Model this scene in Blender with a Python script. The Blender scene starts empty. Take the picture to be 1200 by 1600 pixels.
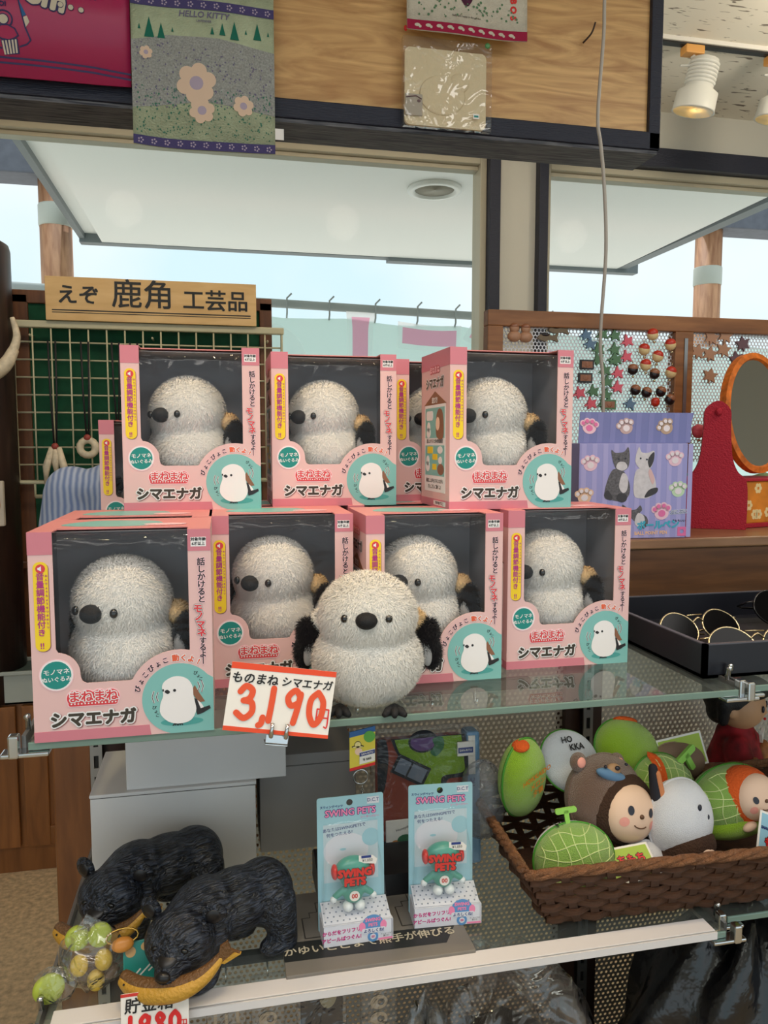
import bpy, bmesh, math, random
import numpy as np
from mathutils import Vector, Matrix, Euler
from mathutils.geometry import tessellate_polygon
PI = math.pi
random.seed(7); rng = np.random.default_rng(7)
SC = bpy.context.scene; COL = SC.collection
# ---------------------------------------------------------------- camera, world, lights, exposure
cd = bpy.data.cameras.new('camera'); cam = bpy.data.objects.new('camera', cd); COL.objects.link(cam)
cd.sensor_fit = 'VERTICAL'; cd.sensor_height = 36.0; cd.lens = 36.0*1202/1600; cd.clip_start = .02; cd.clip_end = 200
cam.location = (0, 0, 1.45); cam.rotation_euler = (math.radians(85), 0, math.radians(-12)); SC.camera = cam
SC.view_settings.view_transform = 'Standard'; SC.view_settings.look = 'None'
SC.view_settings.exposure = 0.2; SC.view_settings.gamma = 1.0; SC.view_settings.use_curve_mapping = False
W_ = bpy.data.worlds.new('overcast_sky'); SC.world = W_; W_.use_nodes = True
nt = W_.node_tree; bg = nt.nodes['Background']
tc = nt.nodes.new('ShaderNodeTexCoord'); nz = nt.nodes.new('ShaderNodeTexNoise'); nz.inputs['Scale'].default_value = 2.2
nz.inputs['Detail'].default_value = 4; nt.links.new(tc.outputs['Generated'], nz.inputs['Vector'])
rp = nt.nodes.new('ShaderNodeValToRGB'); rp.color_ramp.elements[0].position = .38; rp.color_ramp.elements[1].position = .62
rp.color_ramp.elements[0].color = (.70, .90, .97, 1); rp.color_ramp.elements[1].color = (.93, .98, 1, 1)
nt.links.new(nz.outputs['Fac'], rp.inputs['Fac']); nt.links.new(rp.outputs['Color'], bg.inputs['Color']); bg.inputs['Strength'].default_value = 0.95

def lamp(name, kind, loc, power, col=(1, 1, 1), aim=None, **k):
    d = bpy.data.lights.new(name, kind); d.energy = power; d.color = col
    for a, v in k.items(): setattr(d, a, v)
    o = bpy.data.objects.new(name, d); COL.objects.link(o); o.location = loc
    if aim is not None: o.rotation_euler = (Vector(aim)-Vector(loc)).to_track_quat('-Z', 'Y').to_euler()
    return o
lamp('sun', 'SUN', (0, 9, 12), 2.6, (1, .97, .93), (0.6, 5, 0), angle=math.radians(12))
WARM = (1.0, .74, .42)
lamp('overhead_fill_light', 'AREA', (-.5, -.5, 2.78), 18, (1, .97, .93), (-.5, -.45, 0), shape='RECTANGLE', size=2.4, size_y=.7)  # unseen overhead area fills, added to lift the room's general light
lamp('overhead_fill_light', 'AREA', (1.7, .2, 2.78), 12, (1, .97, .93), (1.7, .25, 0), shape='RECTANGLE', size=1.2, size_y=.6)
for (x, tx, p) in ((-.55, -.05, 4), (.1, .2, 4), (.75, .45, 4)):
    lamp('front_fill_light', 'SPOT', (x, -.35, 2.62), p, (1, .93, .84), (tx, .95, 1.38), spot_size=math.radians(40), spot_blend=.8, shadow_soft_size=.12)  # added frontal spots that brighten the birds inside the cartons
for x in (-.449, .659, 1.968):
    lamp('aisle_bulb_light', 'POINT', (x, 1.94, 2.625), 9, (1, .88, .70), shadow_soft_size=.09)
for (x, y, tx, ty, p) in ((-.35, .62, -.10, .98, 19), (.15, .60, .16, .98, 19), (.6, .62, .44, 1.0, 15), (1.25, .8, 1.0, 1.25, 8)):
    lamp('track_spot_light', 'SPOT', (x, y-.05, 2.68), p, WARM, (tx, ty, 1.4), spot_size=math.radians(42), spot_blend=.7, shadow_soft_size=.06)

# ---------------------------------------------------------------- helpers
def S(r, g, b):
    f = lambda c: ((c/255)/12.92 if c <= 10 else (((c/255)+.055)/1.055)**2.4)
    return (f(r), f(g), f(b), 1)
MATS = {}
def M(name, rgb, rough=.55, metal=0, bump=None, var=None, emit=0, sheen=0, spec=None, stretch=None, coat=0):
    """a plain procedural surface: colour, optional colour noise var=(scale, amount), optional bump=(scale, strength)"""
    if name in MATS: return MATS[name]
    m = bpy.data.materials.new(name); MATS[name] = m; m.use_nodes = True
    t = m.node_tree; b = t.nodes['Principled BSDF']; c = S(*rgb)
    b.inputs['Base Color'].default_value = c; b.inputs['Roughness'].default_value = rough; b.inputs['Metallic'].default_value = metal
    if sheen: b.inputs['Sheen Weight'].default_value = sheen
    if spec is not None: b.inputs['Specular IOR Level'].default_value = spec
    if coat: b.inputs['Coat Weight'].default_value = coat
    if emit: b.inputs['Emission Color'].default_value = c; b.inputs['Emission Strength'].default_value = emit
    def vec():
        x = t.nodes.new('ShaderNodeTexCoord').outputs['Object']
        if stretch:
            g = t.nodes.new('ShaderNodeVectorMath'); g.operation = 'MULTIPLY'; g.inputs[1].default_value = stretch
            t.links.new(x, g.inputs[0]); x = g.outputs[0]
        return x
    if var:
        n = t.nodes.new('ShaderNodeTexNoise'); n.inputs['Scale'].default_value = var[0]; n.inputs['Detail'].default_value = 5
        t.links.new(vec(), n.inputs['Vector'])
        r = t.nodes.new('ShaderNodeValToRGB'); a = var[1]
        r.color_ramp.elements[0].position = .3; r.color_ramp.elements[1].position = .7
        r.color_ramp.elements[0].color = tuple(v*(1-a) for v in c[:3])+(1,)
        r.color_ramp.elements[1].color = tuple(min(1, v*(1+a)) for v in c[:3])+(1,)
        t.links.new(n.outputs['Fac'], r.inputs['Fac']); t.links.new(r.outputs['Color'], b.inputs['Base Color'])
    if bump:
        n = t.nodes.new('ShaderNodeTexNoise'); n.inputs['Scale'].default_value = bump[0]; n.inputs['Detail'].default_value = 4
        t.links.new(vec(), n.inputs['Vector'])
        q = t.nodes.new('ShaderNodeBump'); q.inputs['Strength'].default_value = bump[1]; q.inputs['Distance'].default_value = .01
        t.links.new(n.outputs['Fac'], q.inputs['Height']); t.links.new(q.outputs['Normal'], b.inputs['Normal'])
    return m
def wood(name, c1, c2, axis='X', scale=9, rough=.45, dist=3.5, stretch=8):
    """wood grain: a stretched wave along one axis"""
    if name in MATS: return MATS[name]
    m = M(name, c1, rough); t = m.node_tree; b = t.nodes['Principled BSDF']
    x = t.nodes.new('ShaderNodeTexCoord'); g = t.nodes.new('ShaderNodeVectorMath'); g.operation = 'MULTIPLY'
    g.inputs[1].default_value = {'X': (1, stretch, stretch), 'Y': (stretch, 1, stretch), 'Z': (stretch, stretch, 1)}[axis]
    n = t.nodes.new('ShaderNodeTexNoise'); n.inputs['Scale'].default_value = scale; n.inputs['Detail'].default_value = 6; n.inputs['Distortion'].default_value = dist*.2
    r = t.nodes.new('ShaderNodeValToRGB'); r.color_ramp.elements[0].color = S(*c1); r.color_ramp.elements[1].color = S(*c2)
    r.color_ramp.elements[0].position = .3; r.color_ramp.elements[1].position = .7
    t.links.new(x.outputs['Object'], g.inputs[0]); t.links.new(g.outputs[0], n.inputs['Vector']); t.links.new(n.outputs['Fac'], r.inputs['Fac'])
    t.links.new(r.outputs['Color'], b.inputs['Base Color'])
    return m
def clear(name, tint=(1, 1, 1), gloss=.05, bump=None, body=0.0, bodycol=(1, 1, 1), ior=1.45, gain=1.0):
    """clear film or sheet glass: tinted see-through with a fresnel gloss, optional wrinkle bump and a little haze (body)"""
    if name in MATS: return MATS[name]
    m = bpy.data.materials.new(name); MATS[name] = m; m.use_nodes = True; t = m.node_tree
    t.nodes.remove(t.nodes['Principled BSDF']); out = t.nodes['Material Output']
    tr = t.nodes.new('ShaderNodeBsdfTransparent'); tr.inputs[0].default_value = tint+(1,)
    gl = t.nodes.new('ShaderNodeBsdfGlossy'); gl.inputs['Roughness'].default_value = gloss
    fr = t.nodes.new('ShaderNodeFresnel'); fr.inputs['IOR'].default_value = ior
    mu = t.nodes.new('ShaderNodeMath'); mu.operation = 'MULTIPLY'; mu.inputs[1].default_value = gain; mu.use_clamp = True
    ge = t.nodes.new('ShaderNodeNewGeometry'); iv = t.nodes.new('ShaderNodeMath'); iv.operation = 'SUBTRACT'; iv.inputs[0].default_value = gain   # gloss on the outer faces only
    m0 = t.nodes.new('ShaderNodeMath'); m0.operation = 'MULTIPLY'; m0.inputs[1].default_value = gain; t.links.new(ge.outputs['Backfacing'], m0.inputs[0]); t.links.new(m0.outputs[0], iv.inputs[1])
    t.links.new(fr.outputs[0], mu.inputs[0]); t.links.new(iv.outputs[0], mu.inputs[1])
    mx = t.nodes.new('ShaderNodeMixShader'); src = tr
    if body:
        df = t.nodes.new('ShaderNodeBsdfDiffuse'); df.inputs[0].default_value = bodycol+(1,)
        m2 = t.nodes.new('ShaderNodeMixShader'); m2.inputs[0].default_value = body
        t.links.new(tr.outputs[0], m2.inputs[1]); t.links.new(df.outputs[0], m2.inputs[2]); src = m2
    t.links.new(mu.outputs[0], mx.inputs[0]); t.links.new(src.outputs[0], mx.inputs[1]); t.links.new(gl.outputs[0], mx.inputs[2])
    t.links.new(mx.outputs[0], out.inputs[0])
    if bump:
        x = t.nodes.new('ShaderNodeTexCoord'); n = t.nodes.new('ShaderNodeTexNoise'); n.inputs['Scale'].default_value = bump[0]
        n.inputs['Distortion'].default_value = 1.2; t.links.new(x.outputs['Object'], n.inputs['Vector'])
        q = t.nodes.new('ShaderNodeBump'); q.inputs['Strength'].default_value = bump[1]; q.inputs['Distance'].default_value = .02
        t.links.new(n.outputs['Fac'], q.inputs['Height'])
        for s_ in (gl, fr): t.links.new(q.outputs['Normal'], s_.inputs['Normal'])
    return m
def perforated(name, rgb, pitch, radius, axes=(0, 2), rough=.4, metal=.6):
    """sheet metal with a staggered grid of round holes"""
    if name in MATS: return MATS[name]
    m = M(name, rgb, rough, metal); t = m.node_tree; b = t.nodes['Principled BSDF']; out = t.nodes['Material Output']
    x = t.nodes.new('ShaderNodeTexCoord'); q = t.nodes.new('ShaderNodeVectorMath'); q.operation = 'MULTIPLY'
    s = [0, 0, 0]; s[axes[0]] = 1/pitch; s[axes[1]] = 1/(pitch*1.732); q.inputs[1].default_value = s
    t.links.new(x.outputs['Object'], q.inputs[0]); ds = []
    for off in (0, .5):
        a = t.nodes.new('ShaderNodeVectorMath'); a.operation = 'ADD'; a.inputs[1].default_value = (off,)*3
        f = t.nodes.new('ShaderNodeVectorMath'); f.operation = 'FRACTION'
        c = t.nodes.new('ShaderNodeVectorMath'); c.operation = 'SUBTRACT'; c.inputs[1].default_value = (.5,)*3
        g = t.nodes.new('ShaderNodeVectorMath'); g.operation = 'MULTIPLY'; v = [0, 0, 0]; v[axes[0]] = 1; v[axes[1]] = 1.732; g.inputs[1].default_value = v
        l = t.nodes.new('ShaderNodeVectorMath'); l.operation = 'LENGTH'
        t.links.new(q.outputs[0], a.inputs[0]); t.links.new(a.outputs[0], f.inputs[0]); t.links.new(f.outputs[0], c.inputs[0])
        t.links.new(c.outputs[0], g.inputs[0]); t.links.new(g.outputs[0], l.inputs[0]); ds.append(l)
    mn = t.nodes.new('ShaderNodeMath'); mn.operation = 'MINIMUM'; lt = t.nodes.new('ShaderNodeMath'); lt.operation = 'LESS_THAN'; lt.inputs[1].default_value = radius
    t.links.new(ds[0].outputs['Value'], mn.inputs[0]); t.links.new(ds[1].outputs['Value'], mn.inputs[1]); t.links.new(mn.outputs[0], lt.inputs[0])
    tr = t.nodes.new('ShaderNodeBsdfTransparent'); mx = t.nodes.new('ShaderNodeMixShader')
    t.links.new(lt.outputs[0], mx.inputs[0]); t.links.new(b.outputs[0], mx.inputs[1]); t.links.new(tr.outputs[0], mx.inputs[2]); t.links.new(mx.outputs[0], out.inputs[0])
    return m

def rotm(e): return Euler(e).to_matrix().to_4x4()
def T(*a): return Matrix.Translation(a)
def face_front(x, y, z, roll=0): return T(x, y, z) @ Euler((PI/2, 0, 0)).to_matrix().to_4x4() @ Matrix.Rotation(roll, 4, 'Z')      # 2-D art on a surface facing -Y
def face_left(x, y, z): return T(x, y, z) @ Euler((PI/2, 0, -PI/2)).to_matrix().to_4x4()                                              # facing -X, u runs towards -Y
def face_up(x, y, z, roll=0): return T(x, y, z) @ Matrix.Rotation(roll, 4, 'Z')
TXT = {}
def text_geo(s, bold=0, shear=0):
    k = (s, bold, shear)
    if k not in TXT:
        c = bpy.data.curves.new('t', 'FONT'); c.body = s; c.offset = bold; c.shear = shear; c.resolution_u = 2; c.fill_mode = 'FRONT'
        c.align_x = 'CENTER'; c.align_y = 'CENTER'
        o = bpy.data.objects.new('t', c); COL.objects.link(o); dg = bpy.context.evaluated_depsgraph_get(); dg.update()
        me = bpy.data.meshes.new_from_object(o.evaluated_get(dg))
        TXT[k] = ([tuple(v.co) for v in me.vertices], [tuple(p.vertices) for p in me.polygons])
        bpy.data.objects.remove(o); bpy.data.curves.remove(c); bpy.data.meshes.remove(me)
    return TXT[k]
class MB:
    def __init__(s): s.v = []; s.f = []; s.mi = []; s.sm = []; s.mats = []; s.cur = 0; s.x = Matrix.Identity(4); s.nrm = None
    def m(s, mat):
        if mat not in s.mats: s.mats.append(mat)
        s.cur = s.mats.index(mat); return s
    def add(s, vs, fs, x=None, smooth=False):
        x = s.x @ x if x is not None else s.x; o = len(s.v)
        s.v += [tuple(x @ Vector(v)) for v in vs]
        for f in fs: s.f.append(tuple(i+o for i in f)); s.mi.append(s.cur); s.sm.append(smooth)
        return s
    def bmg(s, b, x=None, smooth=False):
        b.verts.index_update(); s.add([v.co[:] for v in b.verts], [[v.index for v in f.verts] for f in b.faces], x, smooth); b.free(); return s
    def box(s, lo, hi, bev=0, x=None, seg=2):
        b = bmesh.new(); bmesh.ops.create_cube(b, size=1)
        for v in b.verts: v.co = Vector([lo[i] if v.co[i] < 0 else hi[i] for i in range(3)])
        if bev: bmesh.ops.bevel(b, geom=b.edges[:], offset=bev, segments=seg, profile=.5, affect='EDGES')
        return s.bmg(b, x)
    def ell(s, c, r, rot=(0, 0, 0), u=20, w=12, x=None):
        b = bmesh.new(); bmesh.ops.create_uvsphere(b, u_segments=u, v_segments=w, radius=1)
        r = (r,)*3 if not hasattr(r, '__len__') else r
        xx = T(*c) @ rotm(rot) @ Matrix.Diagonal((*r, 1)); return s.bmg(b, (x @ xx) if x is not None else xx, True)
    def tube(s, pts, r, n=8, closed=False, x=None, caps=True):
        P = [Vector(p) for p in pts]; N = len(P); R = r if hasattr(r, '__len__') else [r]*N; vs = []; fs = []; nn = None
        for i in range(N):
            a = P[(i-1) % N] if closed or i else P[i]; b = P[(i+1) % N] if closed or i < N-1 else P[i]
            d = (b-a).normalized() if (b-a).length > 1e-9 else Vector((0, 0, 1))
            if nn is None: nn = d.orthogonal().normalized()
            nn = (nn-d*nn.dot(d)); nn = nn.normalized() if nn.length > 1e-6 else d.orthogonal().normalized(); bb = d.cross(nn)
            for k in range(n):
                t = 2*PI*k/n; vs.append(P[i]+(nn*math.cos(t)+bb*math.sin(t))*R[i])
        for i in range(N if closed else N-1):
            for k in range(n): a = i*n+k; b = i*n+(k+1) % n; c = ((i+1) % N)*n+(k+1) % n; d = ((i+1) % N)*n+k; fs.append((a, b, c, d))
        if not closed and caps: fs.append(tuple(reversed(range(n)))); fs.append(tuple(range((N-1)*n, N*n)))
        return s.add(vs, fs, x, True)
    def lathe(s, prof, n=24, x=None, smooth=True):
        vs = [(p[0]*math.cos(2*PI*k/n), p[0]*math.sin(2*PI*k/n), p[1]) for p in prof for k in range(n)]
        fs = [(i*n+k, i*n+(k+1) % n, (i+1)*n+(k+1) % n, (i+1)*n+k) for i in range(len(prof)-1) for k in range(n)]
        if prof[0][0] > 1e-6: fs.append(tuple(reversed(range(n))))
        if prof[-1][0] > 1e-6: fs.append(tuple(range((len(prof)-1)*n, len(prof)*n)))
        return s.add(vs, fs, x, smooth)
    def prism(s, loops, t, x=None, z0=0):
        """2-D outline(s) (first outer, then holes) raised from z0 to z0+t along the plane's normal"""
        if not hasattr(loops[0][0], '__len__'): loops = [loops]
        tri = tessellate_polygon([[Vector((p[0], p[1], 0)) for p in l] for l in loops]); flat = [p for l in loops for p in l]; n = len(flat)
        def up(f):
            a, b, c = [flat[i] for i in f]; return f if (b[0]-a[0])*(c[1]-a[1])-(b[1]-a[1])*(c[0]-a[0]) > 0 else f[::-1]
        tri = [up(tuple(f)) for f in tri]
        vs = [(p[0], p[1], z0+t) for p in flat]; fs = list(tri)
        if t:
            vs += [(p[0], p[1], z0) for p in flat]; fs += [tuple(i+n for i in f[::-1]) for f in tri]; o = 0
            for li, l in enumerate(loops):
                k = len(l); ar = sum(l[i][0]*l[(i+1) % k][1]-l[(i+1) % k][0]*l[i][1] for i in range(k))
                for i in range(k):
                    a = o+i; b = o+(i+1) % k; f = (b, a, a+n, b+n); fs.append(f if (ar > 0) == (li == 0) else f[::-1])
                o += k
        return s.add(vs, fs, x)
    def text(s, st, size, x, bold=0, shear=0, sx=1, z=0):
        """bold: thickness as a share of the size, from a ring of shifted copies (no offset artefacts)"""
        v, f = text_geo(st, 0, shear); n = 0 if bold <= 0 else (4 if bold < .05 else 8 if bold < .1 else 12)
        offs = [(0, 0)] if not n or bold >= .1 else []
        for r_ in ((bold, bold*.5) if bold >= .1 else (bold,)): offs += [(r_*math.cos(2*PI*(k+.5)/n), r_*math.sin(2*PI*(k+.5)/n)) for k in range(n)]
        for q, (ox, oy) in enumerate(offs): s.add([((a+ox)*size*sx, (b+oy)*size, z+q*8e-6) for a, b, c in v], f, x)
        return s
    def vtext(s, st, size, x, bold=0, step=1.06, sx=1, z=0):
        for i, c in enumerate(st):
            if c == 'ー': s.text('丨', size, x @ T(0, -i*size*step, 0), bold, 0, sx, z)
            else: s.text(c, size, x @ T(0, -i*size*step, 0), bold, 0, sx, z)
        return s
    def blob(s, shapes, vox, it=6, x=None):
        v, f = blob_geo(shapes, vox, it); return s.add(v, f, x, True)
    def mesh(s, name):
        me = bpy.data.meshes.new(name); me.from_pydata(s.v, [], s.f)
        for m in s.mats: me.materials.append(m)
        me.polygons.foreach_set('material_index', s.mi); me.polygons.foreach_set('use_smooth', s.sm); me.update(); return me
    def build(s, name, parent=None, loc=None, rot=None, label=None, cat=None, group=None, kind=None):
        if not s.mats: s.m(M('plain_grey', (150, 150, 150)))
        return link(name, s.mesh(name), parent, loc, rot, label, cat, group, kind)
def tag(o, label=None, cat=None, group=None, kind=None):
    for k, v in (('label', label), ('category', cat), ('group', group), ('kind', kind)):
        if v: o[k] = v
    return o
def link(name, me, parent=None, loc=None, rot=None, label=None, cat=None, group=None, kind=None):
    o = bpy.data.objects.new(name, me); COL.objects.link(o)
    if parent: o.parent = parent
    if loc: o.location = loc
    if rot: o.rotation_euler = rot
    return tag(o, label, cat, group, kind)
def thing(name, label, cat, loc=(0, 0, 0), rot=(0, 0, 0), group=None): return link(name, None, None, loc, rot, label, cat, group)
def copy_thing(o, loc, rot=None, label=None, group=None):
    def cp(a, par):
        c = a.copy(); COL.objects.link(c)
        if par: c.parent = par
        for k in a.children: cp(k, c)
        return c
    c = cp(o, None); c.location = loc
    if rot is not None: c.rotation_euler = rot
    return tag(c, label, None, group)
def struct(name, b, label=None): return b.build(name, kind='structure')
def capsule_bm(b, p0, p1, r0, r1, n=14):
    p0 = Vector(p0); p1 = Vector(p1); d = (p1-p0); L = d.length; q = d.to_track_quat('Z', 'Y').to_matrix().to_4x4() if L > 1e-9 else Matrix.Identity(4)
    rings = []
    for k in range(5): a = -PI/2+k*PI/8; rings.append((r0*math.cos(a), r0*math.sin(a)))
    for k in range(5): a = k*PI/8; rings.append((r1*math.cos(a), L+r1*math.sin(a)))
    m = MB(); m.lathe([(max(r, 1e-7), z) for r, z in rings], n, T(*p0) @ q)
    vs = [b.verts.new(v) for v in m.v]
    for f in m.f:
        try: b.faces.new([vs[i] for i in f])
        except ValueError: pass
def blob_geo(shapes, vox, it=6):
    """one continuous smooth surface grown around ellipsoids ('e', centre, radii, rot) and tapered limbs ('c', p0, p1, r0, r1)"""
    b = bmesh.new()
    for sh in shapes:
        if sh[0] == 'e':
            r = sh[2] if hasattr(sh[2], '__len__') else (sh[2],)*3
            x = T(*sh[1]) @ rotm(sh[3] if len(sh) > 3 else (0, 0, 0)) @ Matrix.Diagonal((*r, 1))
            bmesh.ops.create_uvsphere(b, u_segments=24, v_segments=14, radius=1, matrix=x)
        else: capsule_bm(b, *sh[1:])
    bmesh.ops.remove_doubles(b, verts=b.verts[:], dist=1e-6)
    me = bpy.data.meshes.new('blob'); b.to_mesh(me); b.free(); o = bpy.data.objects.new('blob', me); COL.objects.link(o)
    r = o.modifiers.new('r', 'REMESH'); r.mode = 'VOXEL'; r.voxel_size = vox
    if it: q = o.modifiers.new('s', 'SMOOTH'); q.iterations = it; q.factor = .5
    dg = bpy.context.evaluated_depsgraph_get(); dg.update(); m2 = bpy.data.meshes.new_from_object(o.evaluated_get(dg))
    g = ([tuple(v.co) for v in m2.vertices], [tuple(p.vertices) for p in m2.polygons])
    bpy.data.objects.remove(o); bpy.data.meshes.remove(me); bpy.data.meshes.remove(m2); return g
def fur_mesh(name, vs, fs, mat, n, L, w, comb=(0, 0, -1), lean=.8, skip=None, under=None):
    """a furry skin: the surface plus n short flat hairs that share its shading normals"""
    V = np.array(vs); F = [f for f in fs]; tr = np.array([(f[0], f[i], f[i+1]) for f in F for i in range(1, len(f)-1)])
    A, B, C = V[tr[:, 0]], V[tr[:, 1]], V[tr[:, 2]]; cr = np.cross(B-A, C-A); ar = np.linalg.norm(cr, axis=1)
    VN = np.zeros_like(V)
    for k in range(3): np.add.at(VN, tr[:, k], cr)
    VN /= np.linalg.norm(VN, axis=1, keepdims=True)+1e-12
    t = rng.choice(len(tr), n, p=ar/ar.sum()); u = rng.random(n); v = rng.random(n); fl = u+v > 1; u[fl] = 1-u[fl]; v[fl] = 1-v[fl]
    u = u[:, None]; v = v[:, None]; p = A[t]*(1-u-v)+B[t]*u+C[t]*v
    nn = VN[tr[t, 0]]*(1-u-v)+VN[tr[t, 1]]*u+VN[tr[t, 2]]*v; nn /= np.linalg.norm(nn, axis=1, keepdims=True)
    if skip is not None: k = ~skip(p); p = p[k]; nn = nn[k]
    n = len(p); d = np.array(comb)[None]*1.0+rng.normal(0, .75, (n, 3)); d -= nn*(d*nn).sum(1, keepdims=True); d /= np.linalg.norm(d, axis=1, keepdims=True)
    l = L*(.65+.6*rng.random((n, 1))); wd = np.cross(d, nn)*w*(.7+.6*rng.random((n, 1)))
    m1 = p+d*l*.5*lean+nn*l*.33; tip = p+d*l*lean+nn*l*(.35+.25*rng.random((n, 1)))
    hv = np.stack([p-wd, p+wd, m1+wd*.7, m1-wd*.7, tip], 1).reshape(-1, 3); o = len(V); i = o+5*np.arange(n)[:, None]
    quads = np.concatenate([i, i+1, i+2, i+3], 1); tris = np.concatenate([i+3, i+2, i+4], 1)
    me = bpy.data.meshes.new(name); me.from_pydata(np.concatenate([V, hv]).tolist(), [], F+quads.tolist()+tris.tolist())
    me.materials.append(mat)
    me.polygons.foreach_set('use_smooth', [True]*len(me.polygons)); me.update()
    jit = nn+rng.normal(0, .16, (n, 3)); jit /= np.linalg.norm(jit, axis=1, keepdims=True)
    me.normals_split_custom_set_from_vertices(np.concatenate([VN, np.repeat(jit, 5, 0)]).tolist())
    return me
def arc(cx, cy, r, a0, a1, n=12): return [(cx+r*math.cos(math.radians(a0+(a1-a0)*i/n)), cy+r*math.sin(math.radians(a0+(a1-a0)*i/n))) for i in range(n+1)]
def circ(cx, cy, r, n=28, ry=None): return [(cx+r*math.cos(2*PI*i/n), cy+(ry or r)*math.sin(2*PI*i/n)) for i in range(n)]
def rrect(x0, y0, x1, y1, r, n=5):
    return arc(x1-r, y1-r, r, 0, 90, n)+arc(x0+r, y1-r, r, 90, 180, n)+arc(x0+r, y0+r, r, 180, 270, n)+arc(x1-r, y0+r, r, 270, 360, n)
def stroke(pts, w):
    """a drawn line as a 2-D outline"""
    L = []; R = []
    for i, p in enumerate(pts):
        a = pts[max(0, i-1)]; b = pts[min(len(pts)-1, i+1)]; d = math.hypot(b[0]-a[0], b[1]-a[1]) or 1; nx = -(b[1]-a[1])/d*w/2; ny = (b[0]-a[0])/d*w/2
        L.append((p[0]+nx, p[1]+ny)); R.append((p[0]-nx, p[1]-ny))
    return R+L[::-1]
def spline(pts, n=8, closed=False):
    P = [Vector(p) for p in pts]; N = len(P); out = []
    for i in range(N if closed else N-1):
        g = lambda k: P[k % N] if closed else P[max(0, min(N-1, k))]
        a, b, c, d = g(i-1), g(i), g(i+1), g(i+2)
        for k in range(n):
            t = k/n; out.append(tuple(.5*((2*b)+(c-a)*t+(2*a-5*b+4*c-d)*t*t+(3*b-a-3*c+d)*t**3)))
    if not closed: out.append(tuple(P[-1]))
    return out
# ---------------------------------------------------------------- the setting
white_paint = M('wall_paint', (196, 192, 180), .8, bump=(60, .05))
navy = M('navy_painted_wood', (28, 31, 48), .5, bump=(40, .3), stretch=(1, 12, 12))
weathered = wood('weathered_dark_wood', (40, 42, 52), (120, 118, 120), 'X', 14, .7, 3, 14)
beige = M('beige_window_frame', (176, 168, 146), .45)
b = MB().m(M('speckled_vinyl', (196, 172, 138), .5, var=(60, .3))).box((-4, -3, -.1), (5, 3, 0)); struct('floor', b)
cl = M('acoustic_ceiling_tile', (196, 190, 176), .9)
t = cl.node_tree; x = t.nodes.new('ShaderNodeTexCoord'); g = t.nodes.new('ShaderNodeVectorMath'); g.operation = 'MULTIPLY'; g.inputs[1].default_value = (16, 70, 1)
n = t.nodes.new('ShaderNodeTexNoise'); n.inputs['Scale'].default_value = 1; n.inputs['Detail'].default_value = 2; n.inputs['Distortion'].default_value = .6
r = t.nodes.new('ShaderNodeValToRGB'); r.color_ramp.elements[0].position = .31; r.color_ramp.elements[1].position = .37
r.color_ramp.elements[0].color = S(120, 112, 100); r.color_ramp.elements[1].color = S(232, 227, 214)
t.links.new(x.outputs['Object'], g.inputs[0]); t.links.new(g.outputs[0], n.inputs['Vector']); t.links.new(n.outputs['Fac'], r.inputs['Fac']); t.links.new(r.outputs['Color'], t.nodes['Principled BSDF'].inputs['Base Color'])
struct('ceiling', MB().m(cl).box((-4, -3, 2.82), (5, 3, 2.92)))
b = MB().m(white_paint)                                             # the window wall, with two openings
b.box((-4, 3, 0), (5, 3.15, .95)).box((-4, 3, 2.66), (5, 3.15, 2.92)).box((-4, 3, .95), (-1.6, 3.15, 2.66)).box((1.10, 3, .95), (1.262, 3.15, 2.66)).box((3.2, 3, .95), (5, 3.15, 2.66))
struct('wall_back', b)
struct('wall_left', MB().m(white_paint).box((-4.1, -3, 0), (-4, 3.15, 2.92)))
struct('wall_right', MB().m(white_paint).box((5, -3, 0), (5.1, 3.15, 2.92)))
glass = clear('window_glass', (.975, .985, .985), .01, None, 0, ior=1.3, gain=.12)
for i, (x0, x1, ) in enumerate(((-1.6, 1.10), (1.262, 3.2))):
    e = link('window_%d' % (i+1), None, kind='structure')
    b = MB().m(navy).box((x0, 2.96, .95), (x0+.04, 3.12, 2.66), .004).box((x1-.045, 2.96, .95), (x1, 3.12, 2.66), .004).box((x0, 2.955, 2.585), (x1, 3.12, 2.66), .004).box((x0, 2.955, .95), (x1, 3.12, 1.0), .004)
    b.build('window_casing', e, kind='structure')
    b = MB().m(beige)
    for lo, hi in (((x0+.04, 3.0, 1.0), (x0+.066, 3.10, 2.585)), ((x1-.071, 3.0, 1.0), (x1-.045, 3.10, 2.585)), ((x0+.066, 3.0, 2.556), (x1-.071, 3.10, 2.585)), ((x0+.066, 3.0, 1.0), (x1-.071, 3.10, 1.03))): b.box(lo, hi, .003)
    b.box((x0+.066, 3.03, 2.540), (x1-.071, 3.08, 2.556), .002); b.build('window_frame', e, kind='structure')
    MB().m(glass).box((x0+.066, 3.05, 1.03), (x1-.071, 3.056, 2.545)).build('window_glass', e, kind='structure')
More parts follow.
